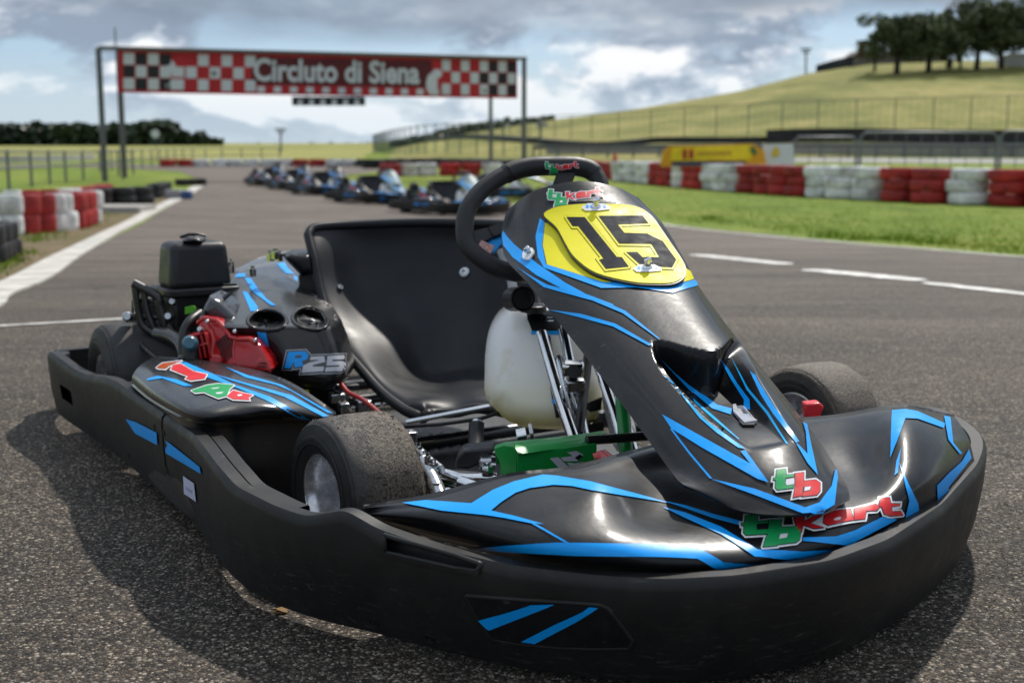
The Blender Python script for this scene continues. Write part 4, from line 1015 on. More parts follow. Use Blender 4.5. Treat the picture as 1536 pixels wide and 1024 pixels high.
# grey shroud edge between cowl and red cover
inflate('cowl_shroud', CA([(575, 440), (640, 465), (720, 540), (790, 610), (850, 640), (850, 692), (740, 690), (690, 665), (640, 610), (560, 575), (520, 545)]), 2.66, simple('grey shroud plastic', (.06, .063, .068), .22, coat=.4), en, bulge=.02, rnd=12, thick=.10, smooth=60)
REDP_ = C1([(712, 425), (738, 400), (790, 408), (830, 425), (852, 455), (872, 488), (950, 495), (985, 512), (1015, 555), (1042, 600), (1052, 640), (1040, 662), (980, 652), (900, 642), (800, 632), (745, 600), (722, 520)])
red = inflate('fan_cover', REDP_, lambda x, y: 2.60 - (x - 330) * .0007 - (y - 500) * .0006, REDE, en, bulge=.014, rnd=6, thick=.12, step=3, smooth=45)
TR = bvh(red)
FINS = simple('fin gap', g(.004), .7)
ridge('cover_bead', C1([(716, 432), (742, 412), (800, 424), (838, 462), (862, 500), (900, 508), (950, 508), (985, 530)]), TR, .0055, REDE, red, closed=False)
ridge('cover_bead', C1([(745, 440), (775, 475), (785, 520), (775, 570), (785, 620)]), TR, .0075, REDE, red, closed=False)
ridge('cover_bead', C1([(880, 512), (872, 560), (880, 630)]), TR, .003, REDE, red, closed=False)
for k in range(6):
    x0 = 793 + k * 10; y0 = 516 - k * 8
    decal('vent_slot', [C1([(x0, y0 + 8), (x0 + 7, y0), (x0 + 30, y0 + 40), (x0 + 36, y0 + 108), (x0 + 30, y0 + 106), (x0 + 23, y0 + 45)])], TR, FINS, red, off=.0012, step=3)
def knob(name, x, y, d, r, l, mat, parent=None, n=20):
    b = MB(); p = PD(x, y, d); dr = Vector((.1, -1, .25)).normalized()
    M = Matrix.Translation(p) @ dr.to_track_quat('X', 'Z').to_matrix().to_4x4()
    b.lathe([(-.01, r), (l * .7, r), (l, r * .7), (l, .0001), (-.01, .0001)], M, n); return b.obj(name, mat, parent or en)
knob('cover_boss', 396, 547, 2.525, .016, .010, REDE); knob('cover_boss', 325, 541, 2.555, .013, .012, REDE); knob('cover_screw', 302, 495, 2.53, .006, .03, STEEL)
decal('boss_ring', [C1([(995, 615), (1030, 615), (1030, 621), (995, 621)]), C1([(995, 630), (1030, 630), (1030, 636), (995, 636)])], TR, FINS, red, off=.006, step=3)
for (x, y) in ((352, 497), (383, 510), (356, 545), (311, 482)): knob('cover_screw', x, y, 2.575 - (x - 330) * .0007, .0045, .006, STEEL)
slab('cylinder_block', C1([(650, 500), (735, 474), (775, 560), (775, 625), (700, 622), (655, 560)]), 2.60, PLAST, en, .08, .003)
for k in range(5):
    x0 = 655 + k * 21; y0 = 507 - k * 6; slab('cooling_fin', C1([(x0, y0), (x0 + 12, y0 - 4), (x0 + 24, y0 + 40), (x0 + 36, y0 + 104), (x0 + 25, y0 + 106), (x0 + 12, y0 + 44)]), 2.565, REDE, en, .05, .0015)
slab('cooling_fin', C1([(650, 500), (735, 474), (740, 484), (655, 512)]), 2.562, REDE, en, .05, .0015)
slab('cooling_fin', C1([(672, 545), (752, 522), (756, 532), (676, 556)]), 2.563, REDE, en, .05, .0015)
knob('breather_cap', 286, 515, 2.55, .016, .02, simple('steel blue cap', (.05, .14, .19), .35))
rod2 = lambda name, pts, r, mat: (lambda b: (b.tube([PD(*p) for p in pts], r, 12), b.obj(name, mat, en)))(MB())
rod2('breather_hose', [(286, 520, 2.57), (287, 545, 2.56), (290, 560, 2.56)], .018, PLAST)
b = MB(); b.tube(spline([PD(*p) for p in [(300, 470, 2.7), (285, 482, 2.66), (276, 500, 2.64), (275, 530, 2.62), (282, 552, 2.6)]], 6), .011, 12); b.obj('fuel_hose', PLAST, en)
b = MB(); b.tube(spline([PD(*p) for p in [(236, 500, 2.74), (258, 505, 2.70), (272, 517, 2.66), (277, 536, 2.62), (270, 552, 2.6)]], 6), .015, 14); b.obj('exhaust_pipe', TUBE, en, smooth=60)
for pts, r_, m_ in (([(262, 548, 2.66), (240, 540, 2.7), (215, 520, 2.78), (205, 500, 2.85)], .006, PLAST), ([(345, 440, 2.7), (330, 452, 2.68), (312, 462, 2.66), (300, 480, 2.62)], .005, PLAST), ([(300, 560, 2.58), (330, 566, 2.56), (380, 572, 2.54), (430, 590, 2.52)], .005, PLAST), ([(508, 570, 2.6), (522, 588, 2.56), (545, 600, 2.52), (575, 625, 2.46), (600, 650, 2.36)], .005, simple('red cable', (.35, .02, .02), .5))):
    b = MB(); b.tube(spline([PD(*p) for p in pts], 8), r_, 10); b.obj('cable', m_, en, smooth=60)
# airbox
ab = empty('airbox', PD(290, 430, 2.85)); attach(ab, kart)
KM = Matrix((AX, AY, Vector((0, 0, 1)))).transposed()
def kbox(name, c, size, mat, parent, taper=1.0, bev=.01, seg=4):
    w_, l_, h_ = size; vs = []
    for z, k in ((-h_ / 2, 1.0), (h_ / 2, taper)):
        for x, y in ((-1, -1), (1, -1), (1, 1), (-1, 1)): vs.append(c + KM @ Vector((x * w_ / 2 * k, y * l_ / 2 * k, z)))
    o = mesh(name, vs, [(3, 2, 1, 0), (4, 5, 6, 7), (0, 1, 5, 4), (1, 2, 6, 5), (2, 3, 7, 6), (3, 0, 4, 7)], mat, parent, smooth=60)
    m = o.modifiers.new('b', 'BEVEL'); m.width = bev; m.segments = seg; m.limit_method = 'ANGLE'; m.angle_limit = radians(30); return o
ac = PD(291, 396, 2.90)
kbox('lid', ac, (.150, .115, .108), PLAST, ab, .88, .017, 5)
kbox('flange', ac + Vector((0, 0, -.060)), (.172, .138, .020), PLAST, ab, 1.0, .005, 3)
kbox('lower_box', ac + Vector((0, 0, -.125)), (.135, .105, .115), PLAST, ab, 1.0, .008, 3)
slab('green_tag', CA([(415, 515), (470, 505), (485, 520), (480, 550), (415, 560)]), 2.79, simple('lime tag', (.10, .42, .02), .4), ab, .004)
kbox('lid_clip', ac + Vector((0, 0, .058)), (.046, .03, .012), PLAST, ab, .7, .003, 2)
b = MB(); q = ac + Vector((0, 0, .064)); b.tube([q - AX * .03, q - AX * .01 + Vector((0, 0, .006)), q + AX * .01 + Vector((0, 0, .006)), q + AX * .03], .004, 8); b.obj('lid_handle', PLAST, ab, smooth=60)
knob('box_screw', 259, 453, 2.78, .008, .012, STEEL)
slab('green_tag', CA([(415, 515), (470, 505), (485, 520), (480, 550), (415, 560)]), 2.775, simple('lime tag', (.10, .42, .02), .4), ab, .004)
inflate('lid_clip', smoothpoly(CA([(400, 80), (430, 72), (470, 62), (500, 72), (522, 80), (515, 102), (410, 104)]), 2), 2.86, PLAST, ab, bulge=.02, rnd=6, thick=.04, step=3)
rbox('strap_screw', 345, 427, 2.78, (.03, .01, .006), PLAST, ab, (0, 0, .2), .001)
# tubular guard behind the rear wheel
gd = empty('engine_guard', PD(220, 500, 2.9)); attach(gd, kart)
for pts, r in (([(200, 425), (235, 444), (240, 460), (252, 500)], .011), ([(202, 427), (207, 465), (214, 488), (232, 501), (236, 500)], .009), ([(214, 432), (222, 470), (233, 496)], .008), ([(236, 503), (258, 507), (272, 516)], .011), ([(236, 444), (243, 476), (258, 500)], .010), ([(202, 450), (235, 452)], .006), ([(212, 476), (248, 476)], .006)):
    b = MB(); b.tube(spline([PD(x, y, 2.82) for x, y in pts], 5) if len(pts) > 2 else [PD(x, y, 2.83) for x, y in pts], r, 12); b.obj('bar', TUBE, gd, smooth=60)
slab('mount_plate', CA([(70, 470), (100, 460), (130, 470), (240, 470), (300, 560), (370, 640), (330, 760), (240, 700), (140, 640), (70, 620)]), 2.90, PLAST, gd, .04, .004)
knob('guard_bolt', 194, 476, 2.84, .012, .03, STEEL, gd); knob('guard_bolt', 254, 475, 2.8, .010, .02, STEEL, gd); knob('guard_bolt', 231, 455, 2.86, .008, .02, STEEL, gd)
slab('crankcase', [(232, 470), (300, 455), (345, 470), (470, 560), (520, 600), (500, 650), (300, 640), (240, 560)], 2.86, PLAST, en, .14, .01)
# shroud over the far side of the engine
RC = inflate('rear_cowl', crop(330, 370, 4.452, [(95, 175), (110, 145), (190, 105), (330, 72), (410, 50), (440, 95), (520, 195), (525, 290), (430, 240), (370, 195), (180, 190)]), lambda x, y: 3.30 - .005 * max(0, y - 385), simple('grey glossy cowl', (.10, .105, .115), .12, coat=.5), en, bulge=.03, rnd=16, thick=.14, step=4)
TRC = bvh(RC)
decal('blue_stripe', [C2([(378, 115), (430, 105), (450, 140), (495, 185), (440, 178)])], TRC, BLUE, RC, off=.001, step=4)
decal('blue_stripe', [C2([(490, 195), (515, 200), (520, 290), (500, 280)])], TRC, BLUE, RC, off=.001, step=4)
inflate('exhaust_cover', crop(330, 370, 4.452, [(415, 50), (470, 42), (600, 45), (625, 130), (640, 175), (600, 185), (548, 200), (500, 150), (440, 90)]), 3.00, BLACK, en, bulge=.03, rnd=10, thick=.12, step=4)
slab('cover_side', crop(330, 370, 4.452, [(525, 190), (640, 175), (690, 420), (620, 380), (530, 300)]), 3.02, PLAST, en, .1)
for x, y, r in ((413, 381, .012), (406, 384, .010), (419, 384, .008), (345, 402, .010), (379, 407, .008), (347, 396, .006)):
    p = PD(x, y, 2.93); b = MB(); b.tube([p - Vector((0, 0, .012)), p + Vector((0, 0, .006))], r, 8); b.tube([p + Vector((0, 0, .006)), p + Vector((0, 0, .014))], r * .6, 10); b.obj('nut', CHROME, en, smooth=30)
# ============================================================ THE PLACE
def T(x, y):
    z = -.45 * sst(3.2, 19, y) - .15 * sst(19, 48, y) + 1.3 * sst(110, 330, y)
    # hillside on the right
    u = x / max(y, 1) * 1850 + 768           # bearing of the slope, it fans out from the valley
    Hh = 0
    if y > 60:
        pts = [(560, 0), (620, 1.0), (660, 1.6), (700, 2.3), (760, 3.0), (830, 3.9), (950, 5.1), (1100, 7.1), (1200, 9.1), (1290, 10.3), (1400, 10.6), (1560, 10.6), (2600, 11)]
        if u > 560:
            for (a, p), (b, q) in zip(pts, pts[1:]):
                if a <= u <= b: Hh = p + (q - p) * (u - a) / (b - a); break
            else: Hh = 11
        e = sst(66, 150, y) * .82 + .18 * sst(60, 100, y)
        z += Hh * e
    return z
def PG(px, py, far=400):
    r = ray(px, py); y = 1.0; prev = None
    while y < far:
        q = CAM + r * (y / r.y); e = q.z - T(q.x, q.y)
        if e <= 0 and prev is not None:
            lo, hi = prev, y
            for _ in range(18):
                m = (lo + hi) / 2; q = CAM + r * (m / r.y)
                if q.z - T(q.x, q.y) > 0: lo = m
                else: hi = m
            return CAM + r * (hi / r.y)
        prev = y; y *= 1.02
    q = CAM + r * (far / r.y); return q
ys = [-12, -6, -2] + [i * .5 for i in range(0, 60)] + [30 * 1.045 ** i for i in range(60)] + [450, 600, 900, 1500]
G = []
for y in ys:
    hw = 12 + abs(y) * 1.1
    G.append([Vector((u * hw, y, T(u * hw, y))) for u in [i / 40 for i in range(-40, 41)]])
GRASS = grass_mat('rough grass', (.08, .13, .016), (.17, .235, .03), (.30, .29, .08), .8)
o = mesh('ground', [q for r in G for q in r], grid_faces(len(G), 81), GRASS, smooth=60); tag(o, 'grassy ground around the kart track', kind='structure')
def drape(name, poly, mat, lift, step=1.2, kind='structure', label=None, parent=None, ratio=.06):
    """flat area laid 4 mm or so above the ground, following it"""
    V, Fc = [], []
    ids = []
    for i in range(len(poly)):
        a = Vector(poly[i]); b = Vector(poly[(i + 1) % len(poly)]); k = max(1, int((b - a).length / max(step, a.y * ratio)))
        for j in range(k): ids.append(len(V)); V.append(a.lerp(b, j / k))
    if area([tuple(V[i]) for i in ids]) < 0: ids.reverse()
    y = min(p[1] for p in poly) + step / 2
    while y < max(p[1] for p in poly):
        st = max(step, y * ratio); x = min(p[0] for p in poly)
        while x < max(p[0] for p in poly):
            if inside(x, y, poly) and dist(x, y, poly) > st * .4: V.append(Vector((x, y)))
            x += st
        y += st
    r = delaunay_2d_cdt(V, [], [ids], 1, 1e-4)
    vs = [Vector((p[0], p[1], T(p[0], p[1]) + lift)) for p in r[0]]
    fs = [tuple(q) for q in r[2]]
    o = mesh(name, vs, fs, mat, parent, smooth=60)
    if kind: tag(o, label, kind=kind)
    return o
def gp(px, py): q = PG(px, py); return (q.x, q.y)
# tarmac: left edge follows the white kerb, right edge the grass
LE = [(-2.1, -10), (-2.15, 3), gp(-60, 486), gp(0, 452), gp(60, 424), gp(120, 385), gp(180, 352), gp(230, 325), gp(265, 305), gp(292, 290), gp(303, 280), gp(296, 268), gp(270, 258), gp(180, 252), gp(0, 250)]
far = [gp(0, 247), gp(270, 247), gp(400, 246.5), gp(560, 247.5), gp(700, 250)]
RE = [gp(640, 253), gp(560, 258), gp(508, 265), gp(515, 272), gp(600, 282), gp(700, 296), gp(820, 314), gp(1000, 338), gp(1150, 353), gp(1300, 368), gp(1536, 388), gp(1700, 402), (8, 3), (12, -10)]
ASP = asphalt()
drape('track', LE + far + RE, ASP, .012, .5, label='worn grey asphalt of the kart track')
CONC = simple('worn white kerb paint', (.50, .475, .43), .8, var=.35, sc_=5, bump=.4, bsc=60)
def ribbon(name, pts, wds, mat, lift, label, n=8, h=None):
    P = spline([(p[0], p[1], 0) for p in pts], n); v = []; k = len(P)
    W = spline([(w, 0, 0) for w in wds], n)
    for i, p in enumerate(P):
        t = (P[min(i + 1, k - 1)] - P[max(i - 1, 0)]).normalized(); nn_ = Vector((-t.y, t.x, 0))
        for s in (-.5, .5):
            q = p + nn_ * W[i].x * s; v.append(Vector((q.x, q.y, T(q.x, q.y) + lift)))
    if h is None: return tag(mesh(name, v, [(i * 2, i * 2 + 1, i * 2 + 3, i * 2 + 2) for i in range(k - 1)], mat), label, kind='structure')
    v2 = [q - Vector((0, 0, h)) for q in v]; n2 = len(v)
    fs = [(i * 2, i * 2 + 1, i * 2 + 3, i * 2 + 2) for i in range(k - 1)] + [(i * 2, i * 2 + 2, i * 2 + 2 + n2, i * 2 + n2) for i in range(k - 1)] + [(i * 2 + 1, i * 2 + 1 + n2, i * 2 + 3 + n2, i * 2 + 3) for i in range(k - 1)]
    return tag(mesh(name, v + v2, fs, mat, smooth=30), label, kind='structure')
ribbon('kerb', [(-2.3, -6), (-2.35, 2), gp(-90, 485), gp(-12, 445), gp(50, 418), gp(112, 380), gp(172, 347), gp(224, 320), gp(260, 302), gp(285, 288), gp(297, 280)], [.20, .2, .20, .20, .22, .20, .20, .23, .25, .28, .3], CONC, .022, 'white painted concrete kerb curving along the left edge of the track', h=.06)
PAINT = simple('worn white road paint', (.66, .64, .60), .75, var=.45, sc_=14)
def strip(name, a, b, w, lab, wob=0):
    A = Vector(gp(*a)); B = Vector(gp(*b)); n_ = 14; pts = [A.lerp(B, i / n_) for i in range(n_ + 1)]
    ribbon(name, pts, [w * (.8 + .4 * random.random()) if 0 < i < n_ else w * .4 for i in range(n_ + 1)], PAINT, .017, lab, 2)
strip('lane_marking', (1042, 385), (1182, 400), .19, 'short worn white dash on the asphalt beside the number plate')
strip('lane_marking', (1212, 408), (1385, 425), .19, 'longer worn white dash on the asphalt right of centre')
strip('lane_marking', (1385, 428), (1640, 458), .12, 'faint white line running off the right edge')
strip('lane_marking', (-40, 497), (215, 482), .035, 'faint white line on the asphalt at the far left')
strip('edge_line', (960, 332), (1620, 396), .07, 'pale dusty edge line between asphalt and right verge')
# dusty verge and tufts
VERGE = grass_mat('sandy verge', (.11, .13, .03), (.20, .15, .09), (.30, .235, .15), 2)
drape('verge', [gp(-60, 470), gp(0, 440), gp(60, 412), gp(120, 375), gp(180, 345), gp(230, 315), gp(262, 296), gp(240, 285), gp(190, 306), gp(120, 326), gp(60, 348), gp(-60, 380)], VERGE, .012, .4, label='dry sandy strip with weeds beside the kerb')
# grass blades near the verges: nobody could count them
BL = grass_mat('grass blades', (.10, .17, .012), (.20, .31, .022), (.34, .38, .06), 1)
b = MB(); rg = random.Random(11)
def tuft(x, y, n, h, sp):
    for _ in range(n):
        a = rg.uniform(0, 6.28); r_ = sp * sqrt(rg.random()); X = x + r_ * cos(a); Y = y + r_ * sin(a); z = T(X, Y) + .01
        hh = h * rg.uniform(.4, 1.1); l = rg.uniform(0, 6.28); w_ = hh * .09 + .003; dx, dy = cos(l), sin(l); ln = rg.uniform(.1, .6) * hh; k = rg.uniform(0, 6.28)
        b.add([(X - dx * w_, Y - dy * w_, z), (X + dx * w_, Y + dy * w_, z), (X + ln * cos(k), Y + ln * sin(k), z + hh)], [(0, 1, 2)])
for i in range(1500):
    px = rg.uniform(-40, 250); t_ = rg.random(); py = 432 - px * .56 - t_ ** .8 * 70
    if noise.noise(Vector((px * .03, py * .05, 0))) < -.08: continue
    if px > 150: py = max(py, 290)
    q = PG(px, py); 
    if q.y < 30: tuft(q.x - .15, q.y, 7, .04, .10)
for i in range(3400):
    px = rg.uniform(900, 1580); e = 332 + (px - 960) * .0985; top = 268 + (px - 930) * .066
    py = top + (e - 5 - top) * rg.random() ** .7
    q = PG(px, py); tuft(q.x, q.y, 5, .035 if py > e - 14 else .028, .26)
for i in range(900):
    px = rg.uniform(510, 960); e = 266 + (px - 508) * .15; py = rg.uniform(263, e)
    q = PG(px, py); tuft(q.x, q.y, 4, .05, .3)
for px, py in ((1068, 330), (1240, 358), (1290, 362), (1350, 362), (1400, 368)):
    q = PG(px, py); tuft(q.x, q.y, 60, .10, .20)
tag(b.obj('grass', BL, smooth=0), 'tufts and blades of green grass on both verges', kind='stuff')

# ---- tyre stacks
def paint_rubber(name, c):
    m = simple(name, c, .6, var=.3, sc_=7, bump=.6, bsc=60); t = m.node_tree; b_ = t.nodes['Principled BSDF']; src = b_.inputs['Base Color'].links[0].from_socket
    oi = t.nodes.new('ShaderNodeObjectInfo'); mr = t.nodes.new('ShaderNodeMapRange'); mr.inputs[3].default_value = .72; mr.inputs[4].default_value = 1.05; t.links.new(oi.outputs['Random'], mr.inputs[0])
    nz = t.nodes.new('ShaderNodeTexNoise'); nz.inputs['Scale'].default_value = 3.2; nz.inputs['Detail'].default_value = 6; tc_ = t.nodes.new('ShaderNodeTexCoord'); t.links.new(tc_.outputs['Object'], nz.inputs['Vector'])
    rp_ = t.nodes.new('ShaderNodeValToRGB'); rp_.color_ramp.elements[0].position = .55; rp_.color_ramp.elements[0].color = (1, 1, 1, 1); rp_.color_ramp.elements[1].position = .72; rp_.color_ramp.elements[1].color = (.35, .33, .30, 1); t.links.new(nz.outputs['Fac'], rp_.inputs[0])
    m1 = t.nodes.new('ShaderNodeMix'); m1.data_type = 'RGBA'; m1.blend_type = 'MULTIPLY'; m1.inputs[0].default_value = 1; t.links.new(src, m1.inputs[6]); t.links.new(rp_.outputs[0], m1.inputs[7])
    m2 = t.nodes.new('ShaderNodeVectorMath'); m2.operation = 'SCALE'; t.links.new(m1.outputs[2], m2.inputs[0]); t.links.new(mr.outputs[0], m2.inputs['Scale']); t.links.new(m2.outputs[0], b_.inputs['Base Color'])
    return m
TCOL = {'red': paint_rubber('red painted tyre', (.42, .018, .015)), 'white': paint_rubber('white painted tyre', (.80, .80, .78)), 'black': paint_rubber('bare black tyre', (.014, .014, .015))}
tyre_me = {}
def tyre_mesh(r, h, colr):
    k = (r, h, colr)
    if k in tyre_me: return tyre_me[k]
    b = MB(); prof = [(0, r * .55), (h * .04, r * .80), (h * .02, r * .93), (h * .16, r * .99), (h * .32, r), (h * .68, r), (h * .84, r * .99), (h * .98, r * .93), (h * .96, r * .80), (h, r * .55), (h * .8, r * .52), (h * .5, r * .62), (h * .2, r * .52)]
    b.lathe(prof, Matrix.Rotation(-pi / 2, 4, 'Y'), 28, True)
    o = b.obj('tyre', TCOL[colr], smooth=45); tyre_me[k] = o.data; bpy.data.objects.remove(o); return tyre_me[k]
def stack(x, y, colr, n, r, h, label, group):
    root = empty('tyre_stack', (x, y, T(x, y) + .008), rg.uniform(0, 6)); tag(root, label, 'tyre stack', group)
    for i in range(n):
        t_ = bpy.data.objects.new('tyre', tyre_mesh(r, h, colr)); col.objects.link(t_); t_.parent = root
        t_.location = (rg.uniform(-.04, .04) * r / .3, rg.uniform(-.04, .04) * r / .3, i * h * .985); t_.rotation_euler = (rg.uniform(-.02, .02), rg.uniform(-.02, .02), rg.uniform(0, 6))
    return root
def ordw(i): return ['first', 'second', 'third', 'fourth', 'fifth', 'sixth', 'seventh', 'eighth', 'ninth', 'tenth', 'eleventh', 'twelfth', 'thirteenth', 'fourteenth', 'fifteenth', 'sixteenth', 'seventeenth', 'eighteenth', 'nineteenth', 'twentieth'][i] if i < 20 else 'twenty-%s' % ordw(i - 20) if i < 29 else '%dth' % (i + 1)
def row(line, bands, n, rr, hh, what, group, per=2.0):
    """closely set stacks along a line of ground points; bands give the paint by place along the line"""
    P = [Vector((*gp(*p), 0)) for p in line]; S = spline(P, 20); L = [0]
    for a, c in zip(S, S[1:]): L.append(L[-1] + (c - a).length)
    step = rr * per; cnt = {}; d_ = 0
    while d_ <= L[-1]:
        j = max(k for k in range(len(L)) if L[k] <= d_ + 1e-9); j = min(j, len(S) - 2)
        q = S[j].lerp(S[j + 1], (d_ - L[j]) / max(1e-6, L[j + 1] - L[j])); q.z = T(q.x, q.y)
        px = proj(q)[0]; cname = [c for x, c in bands if px >= x][-1] if px >= bands[0][0] else bands[0][1]
        c = cnt.get(cname, 0); cnt[cname] = c + 1
        stack(q.x, q.y, cname, n, rr, hh, '%s %s stack from the left in the %s' % (ordw(c), cname, what), group)
        d_ += step * rg.uniform(.98, 1.05)
W_, R_2, K_ = 'white', 'red', 'black'
row([(935, 272), (1060, 284), (1200, 294), (1380, 304), (1536, 310), (1700, 318), (1950, 328)], [(900, W_), (990, R_2), (1028, W_), (1034, R_2), (1063, W_), (1125, R_2), (1213, W_), (1317, R_2), (1400, W_), (1500, R_2)], 3, .40, .228, 'long right tyre wall', 'painted tyre stacks of the long right wall')
row([(872, 262), (900, 266), (928, 270)], [(800, R_2)], 3, .36, .20, 'bend left of the long right wall', 'tyre stacks where the right wall bends')
row([(585, 265), (650, 264), (745, 264)], [(570, R_2), (597, W_), (650, R_2), (712, W_)], 2, .42, .26, 'low wall behind the parked karts', 'tyre stacks on the grass island')
row([(252, 250.5), (400, 250), (555, 250.5)], [(240, R_2), (294, W_), (394, K_), (400, W_), (438, R_2), (488, W_), (525, R_2), (540, K_)], 2, .46, .21, 'far wall across the track', 'tyre stacks of the far wall')
row([(560, 253), (620, 251), (700, 252), (780, 256), (860, 262)], [(500, K_)], 2, .62, .24, 'dark row beyond the grass island', 'black tyre stacks beyond the island')
row([(-30, 356), (12, 354), (58, 350), (92, 346), (118, 341), (136, 334)], [(-50, W_), (30, R_2), (66, W_), (103, R_2), (128, W_)], 2, .20, .235, 'left front tyre wall', 'painted tyres of the left wall')
row([(20, 318), (80, 316), (120, 312), (160, 304)], [(0, W_), (40, R_2), (80, W_), (110, R_2)], 2, .16, .18, 'row behind the left tyre wall', 'painted tyres behind the left wall')
row([(150, 309), (176, 308), (214, 306)], [(100, K_)], 2, .24, .165, 'black tyre block by the gantry leg', 'black tyres by the gantry')
row([(232, 298), (250, 292)], [(100, K_)], 2, .16, .15, 'small pile left of the kerb', 'small black tyre pile')
row([(272, 279), (300, 278)], [(100, K_)], 1, .2, .2, 'low pile at the kerb tip', 'low black tyres at the kerb tip')
row([(6, 386), (-20, 398)], [(-100, K_)], 2, .12, .13, 'pile at the left frame edge', 'near black tyres')
o = MB(); q = PG(178, 318); o.box((q.x, q.y, T(q.x, q.y) + .05), (1.0, 1.0, .12)); tag(o.obj('concrete_slab', simple('pale concrete', (.34, .32, .29), .85, var=.2), bevel=.01), 'pale concrete slab in front of the black tyre block', 'slab')
q = PG(262, 299)
o = MB(); o.box((q.x, q.y, T(q.x, q.y) + .10), (.34, .3, .2)); r0 = o.obj('kerb_block', simple('grey block paint', (.26, .26, .27), .8), bevel=.03); tag(r0, 'small white block with a blue end beside the left kerb', 'block')
o = MB(); o.box((q.x + .27, q.y, T(q.x, q.y) + .09), (.19, .26, .18)); o.obj('block_end', simple('blue block paint', (.03, .08, .20), .7), r0, bevel=.03)

# ---- gantry with banner
gy = 44.0
def at(px, py, d): return PD(px, py, d)
ga = empty('start_gantry', (PD(470, 250, gy).x, gy, T(0, gy))); tag(ga, 'steel gantry over the track carrying the checkered red banner', 'gantry')
GP = simple('grey galvanised pipe', (.13, .135, .14), .5, .6, var=.2)
def post(name, px, d, ztop_, r, parent, bx=None):
    x = PD(px, 180, d).x; zg = T(x, d) - .1
    b = MB(); b.tube([(x, d, zg), (x, d, ztop_)], r, 10); return b.obj(name, GP, parent)
zt1 = PD(152, 72, 42).z
post('post', 153, 42, zt1, .10, ga); post('post', 786, 45.5, PD(786, 88, 45.5).z, .09, ga)
post('post', 183, 47, PD(183, 74, 47).z, .10, ga); post('post', 736, 50, PD(736, 88, 50).z, .08, ga); post('antenna', 179, 44, PD(179, 42, 44).z, .025, ga)
b = MB(); b.tube([PD(148, 72, 42), PD(790, 88, 45.5)], .07, 8); b.obj('beam', GP, ga)
b = MB(); b.tube([PD(183, 76, 47), PD(736, 90, 50)], .06, 8); b.obj('beam', GP, ga)
b = MB(); b.tube([PD(152, 72, 42), PD(183, 75, 47)], .05, 6); b.obj('cross_brace', GP, ga); b = MB(); b.tube([PD(786, 88, 45.5), PD(736, 90, 50)], .05, 6); b.obj('cross_brace', GP, ga)
bn = empty('banner', PD(475, 110, 43.5)); tag(bn, 'red banner with white lettering and checkered ends hung on the gantry', 'banner')
BA, BB, BC, BD = PD(177, 74, 42.3), PD(776, 88, 45.6), PD(776, 148, 45.6), PD(177, 139, 42.3)
def bl(u, v, o=0):
    a = BA.lerp(BB, u); c = BD.lerp(BC, u); q = a.lerp(c, v); q.z += .03 * sin(u * 40) * v * 0; return q + Vector((.07, -1, 0)).normalized() * (o + .012 * sin(u * 25 + v * 3))
BRED = simple('red banner cloth', (.42, .012, .018), .7, var=.15, sc_=2); BDR = simple('dark red banner cloth', (.10, .006, .010), .7, var=.2, sc_=2)
BWH = simple('white banner cloth', (.56, .58, .62), .7, var=.05); BBK = simple('black banner cloth', (.010, .011, .014), .7)
v = []; nU, nV = 120, 6
for s_ in (0, -.012):
    for j in range(nV + 1):
        for i in range(nU + 1): v.append(bl(i / nU, j / nV, s_))
gf = grid_faces(nV + 1, nU + 1); n_ = (nU + 1) * (nV + 1)
mesh('cloth', v, gf + [tuple(n_ + q for q in reversed(f_)) for f_ in gf], BRED, bn, smooth=60)
def bq(b_, u0, v0, u1, v1, o):
    if isinstance(b_, tuple):
        n_ = MB(); bq(n_, u0, v0, u1, v1, o); n_.obj(b_[0], b_[1], bn, smooth=0); return
    k = max(1, int((u1 - u0) * 120)); 
    for i in range(k):
        a, c = u0 + (u1 - u0) * i / k, u0 + (u1 - u0) * (i + 1) / k
        b_.add([bl(a, v0, o), bl(c, v0, o), bl(c, v1, o), bl(a, v1, o)], [(0, 1, 2, 3)])
def pxu(px): return (px - 177) / 599
sq = ('white_check', BWH); dk = ('black_check', BBK); rdq = MB()
# left checks, then red checks, then right ones
def checks(p0, w, n, cols, start):
    for i in range(n):
        for j in range(3):
            if (i + j + start) % 2 == 0: bq(sq, pxu(p0 + i * w + .8), .08 + j * .29, pxu(p0 + (i + 1) * w - .8), .08 + (j + 1) * .29 - .02, .012)
            elif cols == 'k': bq(dk, pxu(p0 + i * w + .8), .08 + j * .29, pxu(p0 + (i + 1) * w - .8), .08 + (j + 1) * .29 - .02, .012)
checks(184, 17, 4, 'k', 0); checks(272, 17, 6, 'r', 1); checks(655, 15, 4, 'r', 0); checks(715, 14.8, 4, 'k', 0)
bq(sq, pxu(253), .38, pxu(270), .62, .012); bq(sq, pxu(241), .67, pxu(270), .92, .012)
for i in range(12): bq(sq, pxu(376 + i * 24), .80, pxu(387 + i * 24), .95, .012)
bq(dk, pxu(369), .10, pxu(372), .74, .006)
bq(rdq, pxu(367), .10, pxu(640), .76, .006); rdq.obj('lettering_panel', BDR, bn)
rr2 = MB(); bq(rr2, pxu(366), .28, pxu(470), .36, .010) if 0 else None
